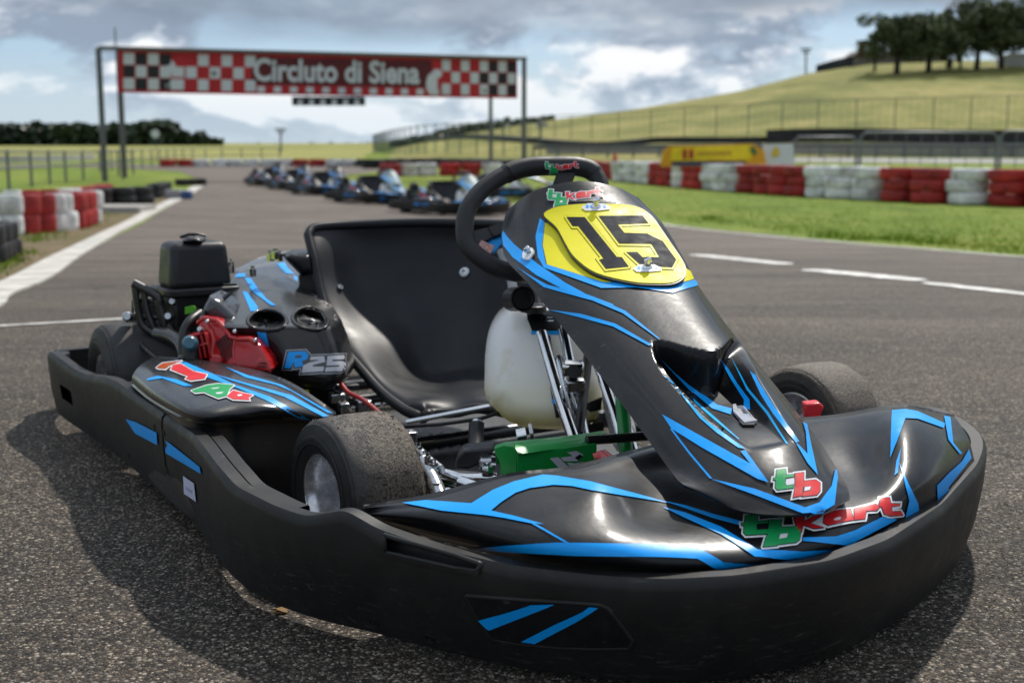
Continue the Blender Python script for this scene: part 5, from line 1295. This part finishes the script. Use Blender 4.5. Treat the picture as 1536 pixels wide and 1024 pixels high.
# helmet-like grey curl and round emblems
for px, py, rx, ry, m_ in ((640, 122, 9, 17, SILV), (648, 106, 8, 7, SILV), (260, 92, 8, 8, BRED), (252, 104, 6, 10, SILV)):
    e_ = MB(); u0 = pxu(px); v0 = (py - 80) / 62
    e_.add([bl(u0 + rx / 599 * cos(a * pi / 8), v0 + ry / 62 * sin(a * pi / 8), .012) for a in range(16)], [tuple(range(15, -1, -1))]); e_.obj('emblem', m_, bn)
for px, v0 in ((313, .52), (706, .50), (722, .82)):
    e_ = MB(); u0 = pxu(px); e_.add([bl(u0 + 4 / 599 * cos(a * pi / 6), v0 + .06 * sin(a * pi / 6), .012) for a in range(12)], [tuple(range(11, -1, -1))]); e_.obj('round_emblem', simple('dull green emblem', (.10, .16, .12), .6), bn)
fc = bpy.data.curves.new('txt', 'FONT'); fc.body = 'Circluto di Siena'; fc.size = 1; fc.offset = .030; fc.resolution_u = 3
fo = bpy.data.objects.new('txt', fc); col.objects.link(fo)
dg = bpy.context.evaluated_depsgraph_get(); dg.update(); tm = bpy.data.meshes.new_from_object(fo.evaluated_get(dg)); bpy.data.objects.remove(fo)
xs = [q.co.x for q in tm.vertices]; yy = [q.co.y for q in tm.vertices]; x0, x1, y0, y1 = min(xs), max(xs), min(yy), max(yy)
v = [bl(pxu(371 + (q.co.x - x0) / (x1 - x0) * 250), .13 + (1 - (q.co.y - y0) / (y1 - y0)) * .56, .05) for q in tm.vertices]
mesh('lettering', v, [tuple(p.vertices) for p in tm.polygons], BWH, bn, smooth=0)
lt = empty('start_lights', PD(493, 152, 43.5)); tag(lt, 'black light bar with six pale panels hanging under the banner', 'light bar')
b = MB(); c_ = PD(493, 152, 43.6); b.box(c_, (107 / 1850 * 43.6, .15, .30)); b.obj('housing', BBK, lt, bevel=.02)
for i in range(6):
    q = PD(451 + i * 17, 154, 43.6) + Vector((0, -.08, 0)); b = MB(); b.box(q, (.16, .03, .18)); b.obj('lamp_panel', BWH, lt)
b = MB(); b.tube([PD(460, 140, 43.6), PD(460, 148, 43.6)], .02, 6); b.tube([PD(530, 140, 43.6), PD(530, 148, 43.6)], .02, 6); b.obj('hanger', GP, lt)

# ---- parked karts behind: copies of the near kart without its small markings
def copy_tree(o, parent, depth=0):
    c = o.copy(); col.objects.link(c)
    if parent is not None:
        inv = o.matrix_parent_inverse.copy(); c.parent = parent; c.matrix_parent_inverse = inv
    for ch in list(KIDS.get(o.name, [])):
        if ch.name.split('.')[0] in SKIP: continue
        copy_tree(ch, c, depth + 1)
    return c
SKIP = {'logo_border', 'logo_keyline', 'logo_letters', 'logo_counter', 'outline', 'digit', 'sticker_mark', 'nut', 'bracket', 'bolt', 'grip_plate', 'grit', 'label_print', 'paper_label', 'badge_digits', 'badge_counter', 'badge_letter', 'badge_backing', 'badge_border', 'chain_link', 'bolt_head', 'badge', 'fin_gap', 'vent_slot', 'cup_bolt', 'number_plate', 'plate_backing', 'seat_bolt', 'emblem', 'emblem_red', 'emblem_key', 'fairing_slot', 'strap_ribs', 'boss_ring', 'cooling_fin', 'clip_plate', 'clip_keyhole', 'clip_button', 'clip_foot', 'yellow_panel', 'grip_seam', 'white_sticker'}
KIDS = {}
for o in sc.objects:
    if o.parent: KIDS.setdefault(o.parent.name, []).append(o)
labs = ['parked kart nearest behind the steering wheel, pale nose and blue front bodywork', 'parked kart just left of the steering wheel with a white nose', 'parked kart third back in the left line', 'parked kart near the far left end of the line', 'leftmost parked kart at the far end of the line', 'dark parked kart seen through the steering wheel', 'parked kart half hidden between two others mid line']
NOSE_SHEEN = simple('pale kart nose', (.16, .24, .27), .5, var=.6, sc_=6)  # noses of the nearest karts coloured lighter to imitate highlights on them
for i, (px, py, rz) in enumerate([(676, 328, 4), (560, 311, 4), (484, 298, 0), (440, 290, -4), (404, 284, -6), (752, 306, 60)]):
    r = copy_tree(kart, None); q = PG(px, py - 4)
    r.location = (q.x, q.y + .9, T(q.x, q.y) + .015); r.rotation_euler = (0, 0, YAW + radians(rz))
    tag(r, labs[i], 'go-kart', 'rental karts on the asphalt')
    if i in (0, 1):
        for c_ in r.children:
            if c_.name.startswith('nose_cone'):
                for s_ in c_.material_slots: s_.link = 'OBJECT'; s_.material = NOSE_SHEEN

# ---- fences, barriers, banners
FM = simple('grey fence metal', (.16, .17, .18), .5, .5, var=.2)
def fence(name, line, h, nposts, rails, label, cat='fence', r=.03, mesh_wires=0, hs=None, mat=None):
    root = empty(name, (*gp(*line[0]), 0)); tag(root, label, cat)
    P = [Vector((*gp(*p), 0)) for p in line]; S = spline(P, 30); L = [0]
    for a, c in zip(S, S[1:]): L.append(L[-1] + (c - a).length)
    pts = []
    for i in range(nposts):
        d_ = L[-1] * i / (nposts - 1); j = min(max(k for k in range(len(L)) if L[k] <= d_ + 1e-9), len(S) - 2)
        q = S[j].lerp(S[j + 1], (d_ - L[j]) / max(1e-6, L[j + 1] - L[j])); pts.append(Vector((q.x, q.y, T(q.x, q.y))))
    HH = [h + ((hs or h) - h) * i / (nposts - 1) for i in range(nposts)]
    for q, h_ in zip(pts, HH):
        b = MB(); b.tube([q - Vector((0, 0, .1)), q + Vector((0, 0, h_))], r, 6); b.obj('post', mat or FM, root)
    for z in rails:
        b = MB(); b.tube([q + Vector((0, 0, z * h_ / h)) for q, h_ in zip(pts, HH)], r * .7, 6); b.obj('rail', mat or FM, root)
    if mesh_wires:
        b = MB(); zz = []; up = False
        for p, q, h_ in zip(pts, pts[1:], HH):
            for m in range(1, mesh_wires):
                a = p.lerp(q, m / mesh_wires); lo_, hi_ = a + Vector((0, 0, .03)), a + Vector((0, 0, h_ * .95))
                zz += [hi_, lo_] if up else [lo_, hi_]; up = not up
        b.tube(zz, r * .22, 4, True)
        b.obj('wire_mesh', mat or FM, root)
    return root
fence('mesh_fence', [(1620, 200), (1300, 201), (1050, 204), (830, 208), (640, 215)], 2.6, 34, (2.55,), 'tall wire mesh fence along the foot of the green hill', mesh_wires=5, r=.04, hs=.9, mat=simple('pale fence wire', (.19, .20, .13), .6))
fence('mesh_fence', [(810, 236), (700, 233), (600, 231), (560, 230)], 2.2, 24, (2.1, 1.2), 'tall dark mesh fence right of the gantry opening', mesh_wires=3, r=.05, mat=simple('green grey fence', (.07, .11, .11), .6))
fence('post_fence', [(-30, 290), (30, 283), (75, 277), (112, 272), (150, 268), (200, 262)], 1.05, 9, (1.0, .55), 'low grey post and rail fence at the left', r=.045)
fence('post_fence', [(150, 258), (220, 252), (300, 246), (420, 243)], 1.0, 16, (.95, .5), 'far low grey fence behind the left gantry leg', r=.04)
fence('guard_rail', [(1640, 236), (1300, 236), (1000, 237), (800, 238)], .8, 22, (.75, .68, .60), 'long grey guard rail at the foot of the hill', 'guard rail', r=.07)
# dark armco wall under the fence
def wallrun(name, line, h, th, mat, label, cat):
    P = [Vector((*gp(*p), 0)) for p in line]; S = spline(P, 10); b = MB(); k = len(S); v = []
    for i, p in enumerate(S):
        t = (S[min(i + 1, k - 1)] - S[max(i - 1, 0)]).normalized(); n_ = Vector((-t.y, t.x, 0)) * th / 2; z = T(p.x, p.y)
        v += [(p.x - n_.x, p.y - n_.y, z - .1), (p.x - n_.x, p.y - n_.y, z + h), (p.x + n_.x, p.y + n_.y, z + h), (p.x + n_.x, p.y + n_.y, z - .1)]
    b.add(v, [(i * 4 + j, i * 4 + (j + 1) % 4, i * 4 + 4 + (j + 1) % 4, i * 4 + 4 + j) for i in range(k - 1) for j in range(4)] + [(0, 1, 2, 3), (k * 4 - 1, k * 4 - 2, k * 4 - 3, k * 4 - 4)])
    return tag(b.obj(name, mat, smooth=20), label, cat)
BK_ = simple('dark bank', (.022, .022, .024), .8, var=.5, sc_=2)
wallrun('tyre_bank', [(1660, 214), (1400, 214), (1150, 214)], .8, .9, BK_, 'low black wall at the foot of the hill on the right', 'wall')
wallrun('tyre_bank', [(1147, 214), (1000, 214), (800, 214.5), (600, 218)], .38, .9, BK_, 'very low black wall along the hill foot right of the gantry', 'wall')
wallrun('concrete_wall', [(1660, 236), (1300, 233), (1000, 231), (820, 232)], .55, .3, simple('weathered concrete', (.30, .29, .27), .8, var=.2, sc_=1), 'low pale concrete wall in front of the hill', 'wall')
wallrun('concrete_wall', [(-60, 246), (60, 243), (140, 240)], .45, .3, simple('weathered concrete far', (.34, .34, .33), .8, var=.2, sc_=1), 'low pale wall at the far left beyond the fence', 'wall')
# crowd barriers at the right
def pipe_barrier(px0, px1, py, top, d, label):
    a = PD(px0, py, d); c = PD(px1, py, d); z0 = T(a.x, d); zt = PD(px0, top, d).z
    root = empty('crowd_barrier', (a.x, d, z0)); tag(root, label, 'barrier', 'pipe barriers behind the right tyre wall')
    pts = [(a.x, d, z0), (a.x, d, zt - .1), (a.x + .12, d, zt), (c.x - .12, d, zt), (c.x, d, zt - .1), (c.x, d, z0)]
    b = MB(); b.tube(pts, .035, 10); b.obj('hoop', FM, root, smooth=60)
    b = MB(); b.tube([(a.x, d, z0 + .25), (c.x, d, z0 + .25)], .02, 8); b.obj('lower_rail', FM, root)
    n_ = max(2, int((c.x - a.x) / .35))
    for i in range(1, n_): b = MB(); x = a.x + (c.x - a.x) * i / n_; b.tube([(x, d, z0 + .25), (x, d, zt)], .010, 6); b.obj('bar', FM, root)
pipe_barrier(1290, 1494, 236, 199, 31, 'long grey pipe barrier behind the right tyre wall'); pipe_barrier(1500, 1640, 236, 197, 30, 'grey pipe barrier cut by the right frame edge'); pipe_barrier(1190, 1284, 236, 206, 33.6, 'short grey pipe barrier right of the white banner')
# yellow advertising banner on the barrier
yb = empty('advert_banner', PD(1065, 235, 33)); tag(yb, 'yellow advertising banner with faint red and green blocks behind the tyre wall', 'banner')
D_ = 33
def flatq(name, pts, mat, parent, dd=0, th=.02): return slab(name, pts, D_ - dd, mat, parent, th)
flatq('cloth', [(990, 250), (994, 228), (1003, 219), (1130, 216), (1146, 226), (1150, 250)], simple('orange yellow cloth', (.72, .33, .01), .6), yb)
flatq('yellow_field', [(1006, 241), (1008, 221), (1126, 218), (1128, 240)], simple('bright yellow cloth', (.80, .58, .01), .6), yb, .03)
flatq('dark_strip', [(1008, 249), (1008, 243), (1118, 242), (1118, 249)], simple('navy strip', (.03, .05, .10), .6), yb, .03)
for i, x in enumerate((1024, 1034)): flatq('red_block', [(x, 238), (x, 224), (x + 6, 224), (x + 6, 238)], BRED, yb, .06)
flatq('faint_line', [(1046, 233), (1046, 228), (1098, 227), (1098, 232)], simple('ochre print', (.50, .30, .01), .6), yb, .06)
flatq('green_corner', [(1124, 224), (1130, 220), (1136, 230), (1131, 233)], simple('green print', (.03, .15, .06), .6), yb, .06)
wb = empty('white_banner', PD(1167, 230, 33)); tag(wb, 'white banner with a yellow mark right of the yellow one', 'banner')
D_ = 33.2
flatq('cloth', [(1146, 250), (1144, 217), (1190, 216), (1192, 250)], simple('white cloth', (.62, .64, .70), .6, var=.06), wb)
flatq('yellow_mark', smoothpoly([(1158, 232), (1162, 221), (1167, 222), (1169, 232), (1163, 236)], 2), simple('yellow print', (.65, .45, .03), .6), wb, .04)
# red cone and marshal post
cn = empty('traffic_cone', PD(922, 250, 30)); tag(cn, 'orange red cone standing behind the bend of the tyre wall', 'cone')
q = PG(922, 262); b = MB(); zb = T(q.x, q.y); M_ = Matrix.Translation((q.x, q.y, zb)) @ Matrix.Rotation(-pi / 2, 4, 'Y')
ORC = simple('orange red plastic', (.60, .05, .02), .5)
b.lathe([(0, .30), (.05, .30), (.06, .2), (.9, .05), (.9, .0001), (0, .0001)], M_, 20); b.obj('body', ORC, cn)
b = MB(); b.lathe([(.45, .125), (.6, .10), (.6, .09), (.45, .11)], M_, 20); b.obj('band', BWH, cn)
q = PG(588, 272)
# round white sign on a post, left
sg = empty('round_sign', (*gp(235, 243), 0)); tag(sg, 'small round white sign on a thin post behind the left gantry leg', 'sign')
q = PG(235, 243); zt_ = PD(235, 201, q.y).z
b = MB(); b.tube([(q.x, q.y, T(q.x, q.y)), (q.x, q.y, zt_)], .03, 6); b.obj('post', FM, sg)
b = MB(); b.lathe([(0, .30), (.03, .30), (.03, .0001), (0, .0001)], Matrix.Translation((q.x, q.y - .06, zt_)) @ Matrix.Rotation(pi / 2, 4, 'Z'), 24); b.obj('disc', BWH, sg)
for px, py, ty, h_, lab in ((1209, 112, 74, 1.1, 'floodlight mast on the ridge left of the trees'), (421, 226, 194, 1.0, 'distant light mast under the banner')):
    lp = empty('light_mast', PD(px, py, 150)); tag(lp, lab, 'lamp post'); a = PD(px, py + 1, 150); c = PD(px, ty, 150)
    b = MB(); b.tube([a - Vector((0, 0, .5)), c], .12, 8); b.obj('pole', FM, lp)
    b = MB(); b.box(c, (1.3, .3, .22)); b.box(c - Vector((0, 0, .4)), (.9, .3, .16)); b.obj('lamp_head', FM, lp)

# ---- trees on the ridge
BARK = simple('dark bark', (.030, .025, .020), .9, var=.3)
LEAF = NT('dark pine foliage'); _v = LEAF.coord('Object'); LEAF.L(LEAF.ramp(LEAF.noise(_v, .9, 4), [(.3, (.030, .046, .016)), (.55, (.062, .088, .024)), (.75, (.12, .135, .04))]), LEAF.b.inputs['Base Color']); LEAF.b.inputs['Roughness'].default_value = .7; LEAF = LEAF.m
def crown(seed, w, h, d, blobs, per, leaf):
    r = random.Random(seed); b = MB()
    cs = [(max(-.8, min(.8, r.gauss(0, .45))) * w, max(-.7, min(.7, r.gauss(0, .35))) * d, r.uniform(-.5, .5) * h * (1 if i % 3 else .6), r.uniform(.16, .34) * w) for i in range(blobs)]
    for cx, cy, cz, cr_ in cs:
        for _ in range(per):
            a = r.uniform(0, 6.28); el_ = math.asin(r.uniform(-1, 1)); rad_ = cr_ * r.random() ** .33
            p = Vector((cx + rad_ * cos(a) * cos(el_), cy + rad_ * sin(a) * cos(el_), cz + rad_ * sin(el_) * .7))
            n_ = Vector((r.gauss(0, 1), r.gauss(0, 1), r.gauss(0, 1))).normalized(); t1 = n_.orthogonal().normalized(); t2 = n_.cross(t1); s_ = leaf * r.uniform(.5, 1.2)
            b.add([p - t1 * s_, p + t2 * s_ * .6, p + t1 * s_, p - t2 * s_ * .6], [(0, 1, 2, 3)])
    return b
def trunk(b, h, r, lean, seed, top):
    rr_ = random.Random(seed); b.tube([(0, 0, -.5), (lean * .3, 0, h * .4), (lean, 0, h)], [r * 1.3, r, r * .6], 8)
    for i in range(6):
        a = rr_.uniform(0, 6.28); z = h * rr_.uniform(.65, 1); b.tube([(lean * z / h, 0, z), (lean + cos(a) * top * .35, sin(a) * top * .3, z + top * .25), (lean + cos(a) * top * .6, sin(a) * top * .5, z + top * .38)], [r * .5, r * .3, r * .12], 6)
tl = [(1345, 112, 52, 'broad tree at the left end of the ridge group'), (1392, 113, 50, 'tree second from the left on the ridge'), (1464, 111, 48, 'tall ridge tree right of the bushy gap'), (1502, 110, 50, 'tree just inside the right frame edge'), (1548, 112, 52, 'tree cut by the right frame edge on the ridge')]
for i, (px, py, w_, lab) in enumerate(tl):
    D = 118 + i * 1.5; q = PD(px, py, D); topy = [22, 18, 4, 2, 6][i]; H_ = (py - topy) / 1850 * D; W_ = w_ * 1.15 / 1850 * D
    t_ = empty('pine_tree', (q.x, q.y, q.z)); tag(t_, lab, 'tree', 'trees on the ridge')
    b = MB(); trunk(b, H_ * .55, .26, rg.uniform(-.3, .3), i, H_ * .4); o = b.obj('trunk', BARK, t_, local=True, smooth=60)
    c = crown(40 + i, W_, H_ * .62, W_, 64, 130, .19); o = c.obj('crown', LEAF, t_, local=True, smooth=0); o.location = (0, 0, H_ * .62)
for i, (px, py, ty, w_, lab, nm) in enumerate([(1425, 111, 66, 22, 'small bushy tree between the tall ridge trees', 'small_tree'), (1312, 104, 60, 9, 'thin upright cypress left of the ridge trees', 'cypress'), (1440, 112, 30, 30, 'leafy tree behind the small bushy one', 'pine_tree')]):
    D = 122; q = PD(px, py, D); H_ = (py - ty) / 1850 * D; W_ = w_ / 1850 * D
    t_ = empty(nm, (q.x, q.y, q.z)); tag(t_, lab, 'tree'); b = MB(); b.tube([(0, 0, -.5), (0, 0, H_ * .7)], [.16, .08], 8); b.obj('trunk', BARK, t_, local=True)
    c = crown(80 + i, W_, H_ * .75, W_, 14, 150, .17); o = c.obj('crown', LEAF, t_, local=True, smooth=0); o.location = (0, 0, H_ * .6)
# ridge house, wall and parapet
hs = empty('hill_house', PD(1295, 92, 135)); tag(hs, 'small low house with a brick chimney on the ridge among trees', 'house')
D_ = 135
slab('wall', [(1286, 100), (1286, 84), (1420, 84), (1420, 104)], 135, simple('dim house wall', (.20, .17, .15), .8), hs, 3)
slab('roof', [(1280, 84), (1290, 76), (1420, 74), (1426, 84)], 134.6, simple('grey brown roof', (.10, .08, .07), .8), hs, 4)
slab('chimney', [(1290, 80), (1290, 62), (1298, 62), (1298, 80)], 134.2, simple('red brick', (.22, .09, .06), .8), hs, .8)
slab('chimney_cap', [(1288, 64), (1288, 61), (1300, 61), (1300, 64)], 134.1, BARK, hs, 1)
b = MB(); pts = [PD(1225, 104, 138), PD(1250, 97, 138), PD(1275, 91, 137), PD(1292, 88, 136)]
for p, q in zip(pts, pts[1:]): b.add([p - Vector((0, 0, 1)), q - Vector((0, 0, 1)), q + Vector((0, 0, .45)), p + Vector((0, 0, .45)), p + Vector((0, .3, -1)), q + Vector((0, .3, -1)), q + Vector((0, .3, .45)), p + Vector((0, .3, .45))], [(0, 1, 2, 3), (7, 6, 5, 4), (3, 2, 6, 7), (0, 4, 5, 1)])
tag(b.obj('ridge_fence', simple('dark ridge boards', (.03, .035, .04), .8), smooth=0), 'dark board fence climbing the ridge left of the house', 'fence')
wh = slab('white_shed', [(1505, 104), (1505, 86), (1515, 80), (1540, 80), (1540, 106)], 126, simple('white shed wall', (.6, .62, .66), .6), None, 2); tag(wh, 'white shed glimpsed between trunks at the right edge', 'shed')
tf = slab('tent', [(795, 204), (812, 178), (842, 204)], 120, simple('pale canvas', (.42, .40, .36), .8), None, 3); tag(tf, 'pale canvas tent on the slope right of the gantry', 'tent')
# ---- distant wood and hedges
DL = NT('far wood foliage'); _v = DL.coord('Object'); DL.L(DL.ramp(DL.noise(_v, .12, 5), [(.3, (.018, .034, .016)), (.7, (.045, .070, .030))]), DL.b.inputs['Base Color']); DL = DL.m
def wood(name, prof, d, label, leaf=1.3, dens=120, depth=18):
    r = random.Random(5); b = MB()
    for (x0, t0), (x1, t1) in zip(prof, prof[1:]):
        n_ = int((x1 - x0) * dens / 10)
        for _ in range(n_):
            u = r.random(); px = x0 + (x1 - x0) * u; ty = t0 + (t1 - t0) * u + 2.2 * noise.noise(Vector((px * .11, 0, 0))) * 2 + 1.5 * noise.noise(Vector((px * .4, 3, 0)))
            D = d + r.uniform(0, depth); py = 221 + (ty - 221) * r.random() ** .5 if ty < 221 else 221
            p = PD(px, py, D); n2 = Vector((r.gauss(0, 1), r.gauss(0, 1), r.gauss(0, 1))).normalized(); t1_ = n2.orthogonal().normalized(); t2 = n2.cross(t1_); s_ = leaf * r.uniform(.5, 1.2)
            b.add([p - t1_ * s_, p + t2 * s_ * .7, p + t1_ * s_, p - t2 * s_ * .7], [(0, 1, 2, 3)])
    tag(b.obj(name, DL, smooth=0), label, kind='stuff')
wood('far_wood', [(-80, 192), (0, 191), (45, 190), (52, 184), (60, 190), (105, 190), (118, 187), (135, 192), (180, 190), (215, 187), (238, 183), (262, 188), (275, 203), (290, 208), (299, 198), (306, 208), (330, 214)], 240, 'dark wooded skyline on the far left', 1.1, 260, 22)
wood('hedge', [(586, 214), (640, 204), (680, 192), (700, 187), (760, 182), (800, 178), (830, 175)], 150, 'thin dark hedge along the lower ridge', .5, 60, 4)
wood('hedge', [(330, 219), (400, 218), (560, 216), (600, 217)], 300, 'low hedge on the far field horizon', .6, 60, 10)
FLD = grass_mat('pale field', (.13, .16, .04), (.27, .27, .08), (.42, .36, .13), .10)
HILLM = grass_mat('hillside meadow', (.09, .115, .026), (.22, .215, .06), (.40, .33, .13), .22)
def fieldpatch(name, us, ys_, mat, lift, label):
    g_ = [[Vector(((u - 768) / 1850 * y, y, T((u - 768) / 1850 * y, y) + lift)) for u in us] for y in ys_]
    tag(mesh(name, [q for r in g_ for q in r], grid_faces(len(g_), len(us)), mat, smooth=60), label, kind='structure')
fieldpatch('hill', [560 + i * 16 for i in range(80)], [72 + i * 4 for i in range(34)], HILLM, .03, 'yellow green hillside rising to the right')
fieldpatch('field', [-200 + i * 30 for i in range(30)], [95 * 1.06 ** i for i in range(24)], FLD, .03, 'pale flat field under the horizon')
ROADM = simple('pale service road', (.30, .29, .27), .9, var=.15, sc_=.5)
def band(name, line, w, mat, label): ribbon(name, [gp(*p) for p in line], [w] * len(line), mat, .02, label, 6)
band('service_road', [(1640, 243), (1300, 241), (1000, 240), (780, 242)], 3.0, ROADM, 'pale service road behind the right tyre wall')
band('service_road', [(-60, 240), (100, 239), (300, 236), (540, 235)], 5.0, ROADM, 'pale service road across the far left field')
# small things lying on the near asphalt
LF = simple('dry leaf', (.22, .13, .05), .8, var=.3)
for px, py, s_, lab in ((248, 706, .018, 'small dry leaf near the rear of the side bumper'), (421, 917, .012, 'small reddish stone under the front bumper'), (1385, 640, .0, '')):
    if not s_: continue
    q = PZ(px, py, .014); b = MB(); b.add([q + Vector((s_ * cos(a * 1.05) * (1 + .3 * sin(a * 5)), s_ * .6 * sin(a * 1.05), .004 + .003 * sin(a * 2))) for a in range(6)], [(0, 1, 2, 3, 4, 5)])
    b.add([q + Vector((s_ * cos(a * 1.05) * (1 + .3 * sin(a * 5)), s_ * .6 * sin(a * 1.05), .000)) for a in range(6)], [(5, 4, 3, 2, 1, 0)])
    tag(b.obj('fallen_leaf' if s_ > .015 else 'stone_chip', LF), lab, 'leaf' if s_ > .015 else 'stone')
b = MB(); rg = random.Random(21)
for _ in range(2600):
    px = rg.uniform(-30, 1560); py = rg.uniform(640, 1024); q = PZ(px, py, .012)
    s_ = rg.uniform(.0012, .0034); R3 = Matrix.Rotation(rg.random() * 6, 3, 'Z') @ Matrix.Rotation(rg.random() * 3, 3, 'X')
    b.add([q + R3 @ Vector(c) * s_ for c in ((1, 0, 0), (0, 1.2, 0), (-1, .1, 0), (0, -1, .1), (0, 0, .9), (.1, 0, -.8))], [(0, 1, 4), (1, 2, 4), (2, 3, 4), (3, 0, 4), (1, 0, 5), (2, 1, 5), (3, 2, 5), (0, 3, 5)])
tag(b.obj('gravel', simple('loose chippings', (.20, .18, .155), .8, var=.7, sc_=300), smooth=0), 'loose stone chippings on the asphalt', kind='stuff')
# ============================================================ CAMERA, LIGHT
cd = bpy.data.cameras.new('camera'); cam = bpy.data.objects.new('camera', cd); col.objects.link(cam)
cam.location = CAM; cam.rotation_euler = (pi / 2 - PITCH, 0, 0)
cd.sensor_width = 36; cd.lens = 36 * F / 1536; cd.clip_start = .02; cd.clip_end = 4000
cd.dof.use_dof = True; cd.dof.focus_distance = 1.85; cd.dof.aperture_fstop = 4.8; cd.dof.aperture_blades = 7
sc.camera = cam
SUN_EL, SUN_AZ = radians(50), radians(24)     # azimuth measured from +Y towards +X
sd = bpy.data.lights.new('sun', 'SUN'); sun = bpy.data.objects.new('sun', sd); col.objects.link(sun)
sd.energy = 2.7; sd.angle = radians(1.6); sd.color = (1, .945, .865)
dirv = Vector((sin(SUN_AZ) * cos(SUN_EL), cos(SUN_AZ) * cos(SUN_EL), sin(SUN_EL)))
sun.rotation_euler = dirv.to_track_quat('Z', 'Y').to_euler()
w = bpy.data.worlds.new('World'); sc.world = w; w.use_nodes = True
nt = w.node_tree; nn = nt.nodes; bg = nn['Background']
sky = nn.new('ShaderNodeTexSky'); sky.sky_type = 'NISHITA'; sky.sun_disc = False; sky.sun_elevation = SUN_EL; sky.sun_rotation = SUN_AZ
sky.air_density = 1.0; sky.dust_density = .8; sky.ozone_density = 1.6
tc = nn.new('ShaderNodeTexCoord'); sp = nn.new('ShaderNodeSeparateXYZ'); nt.links.new(tc.outputs['Generated'], sp.inputs[0])
def math_(op, a, b=None, clamp=False):
    x = nn.new('ShaderNodeMath'); x.operation = op; x.use_clamp = clamp
    for i, q in enumerate((a, b)):
        if q is None: continue
        if isinstance(q, (int, float)): x.inputs[i].default_value = q
        else: nt.links.new(q, x.inputs[i])
    return x.outputs[0]
def wramp(f, st):
    x = nn.new('ShaderNodeValToRGB'); e = x.color_ramp.elements
    while len(e) < len(st): e.new(.5)
    for i, (p, c) in enumerate(st): e[i].position = p; e[i].color = (*c, 1)
    nt.links.new(f, x.inputs[0]); return x.outputs[0]
def wnoise(vec, s, det, ro, di=0):
    x = nn.new('ShaderNodeTexNoise'); x.inputs['Scale'].default_value = s; x.inputs['Detail'].default_value = det; x.inputs['Roughness'].default_value = ro; x.inputs['Distortion'].default_value = di
    nt.links.new(vec, x.inputs['Vector']); return x.outputs['Fac']
mp = nn.new('ShaderNodeMapping'); mp.inputs['Scale'].default_value = (1, 1, 2.6); mp.inputs['Location'].default_value = (.35, .1, 1.15); nt.links.new(tc.outputs['Generated'], mp.inputs[0])
cl = wnoise(mp.outputs[0], 5.5, 9, .58, .25)
mp2 = nn.new('ShaderNodeMapping'); mp2.inputs['Scale'].default_value = (1, 1, 2.6); mp2.inputs['Location'].default_value = (.35, .1, 1.21); nt.links.new(tc.outputs['Generated'], mp2.inputs[0])
cl2 = wnoise(mp2.outputs[0], 5.5, 9, .58, .25)
el = sp.outputs[2]
cover = wramp(cl, [(.43, (0, 0, 0)), (.50, (1, 1, 1))])
# bright tops, grey bases: density just above the point shades it
shade = math_('SUBTRACT', cl, cl2)
lit = wramp(math_('ADD', math_('MULTIPLY', shade, 4.2), .5), [(.30, (2.6, 3.2, 4.1)), (.5, (4.9, 5.5, 6.3)), (.64, (8.2, 8.3, 8.4))])
# a grey stratus deck from about 4.5 degrees up
deckn = wnoise(mp.outputs[0], 3.2, 6, .5)
deck = math_('MULTIPLY', wramp(math_('ADD', el, math_('MULTIPLY', math_('SUBTRACT', deckn, .5), .09)), [(.080, (0, 0, 0)), (.100, (1, 1, 1)), (.30, (1, 1, 1)), (.5, (0, 0, 0))]), .92)
deckcol = wramp(wnoise(mp.outputs[0], 9, 6, .6), [(.3, (1.7, 2.1, 2.8)), (.55, (2.7, 3.3, 4.1)), (.75, (5.2, 5.7, 6.3))])
def wmix(f, a, b):
    x = nn.new('ShaderNodeMix'); x.data_type = 'RGBA'
    for q, k in ((f, 0), (a, 6), (b, 7)):
        if isinstance(q, (int, float)): x.inputs[k].default_value = q
        elif isinstance(q, tuple): x.inputs[k].default_value = (*q, 1)
        else: nt.links.new(q, x.inputs[k])
    return x.outputs[2]
base = wmix(.6, sky.outputs[0], (2.7, 4.3, 6.4))
c1 = wmix(cover, base, lit)
c2 = wmix(deck, c1, deckcol)
hz = wramp(el, [(.0, (1, 1, 1)), (.02, (.85, .85, .85)), (.065, (0, 0, 0))])
c3 = wmix(math_('MULTIPLY', hz, .6), c2, (5.4, 6.4, 7.1))
# overhead, out of frame, broken cloud
nt.links.new(c3, bg.inputs[0]); bg.inputs[1].default_value = .085
sc.view_settings.view_transform = 'Standard'; sc.view_settings.look = 'None'; sc.view_settings.exposure = .52; sc.view_settings.gamma = 1
sc.cycles.use_denoising = True
sc.cycles.max_bounces = 6; sc.cycles.glossy_bounces = 3; sc.cycles.transparent_max_bounces = 4; sc.cycles.diffuse_bounces = 3
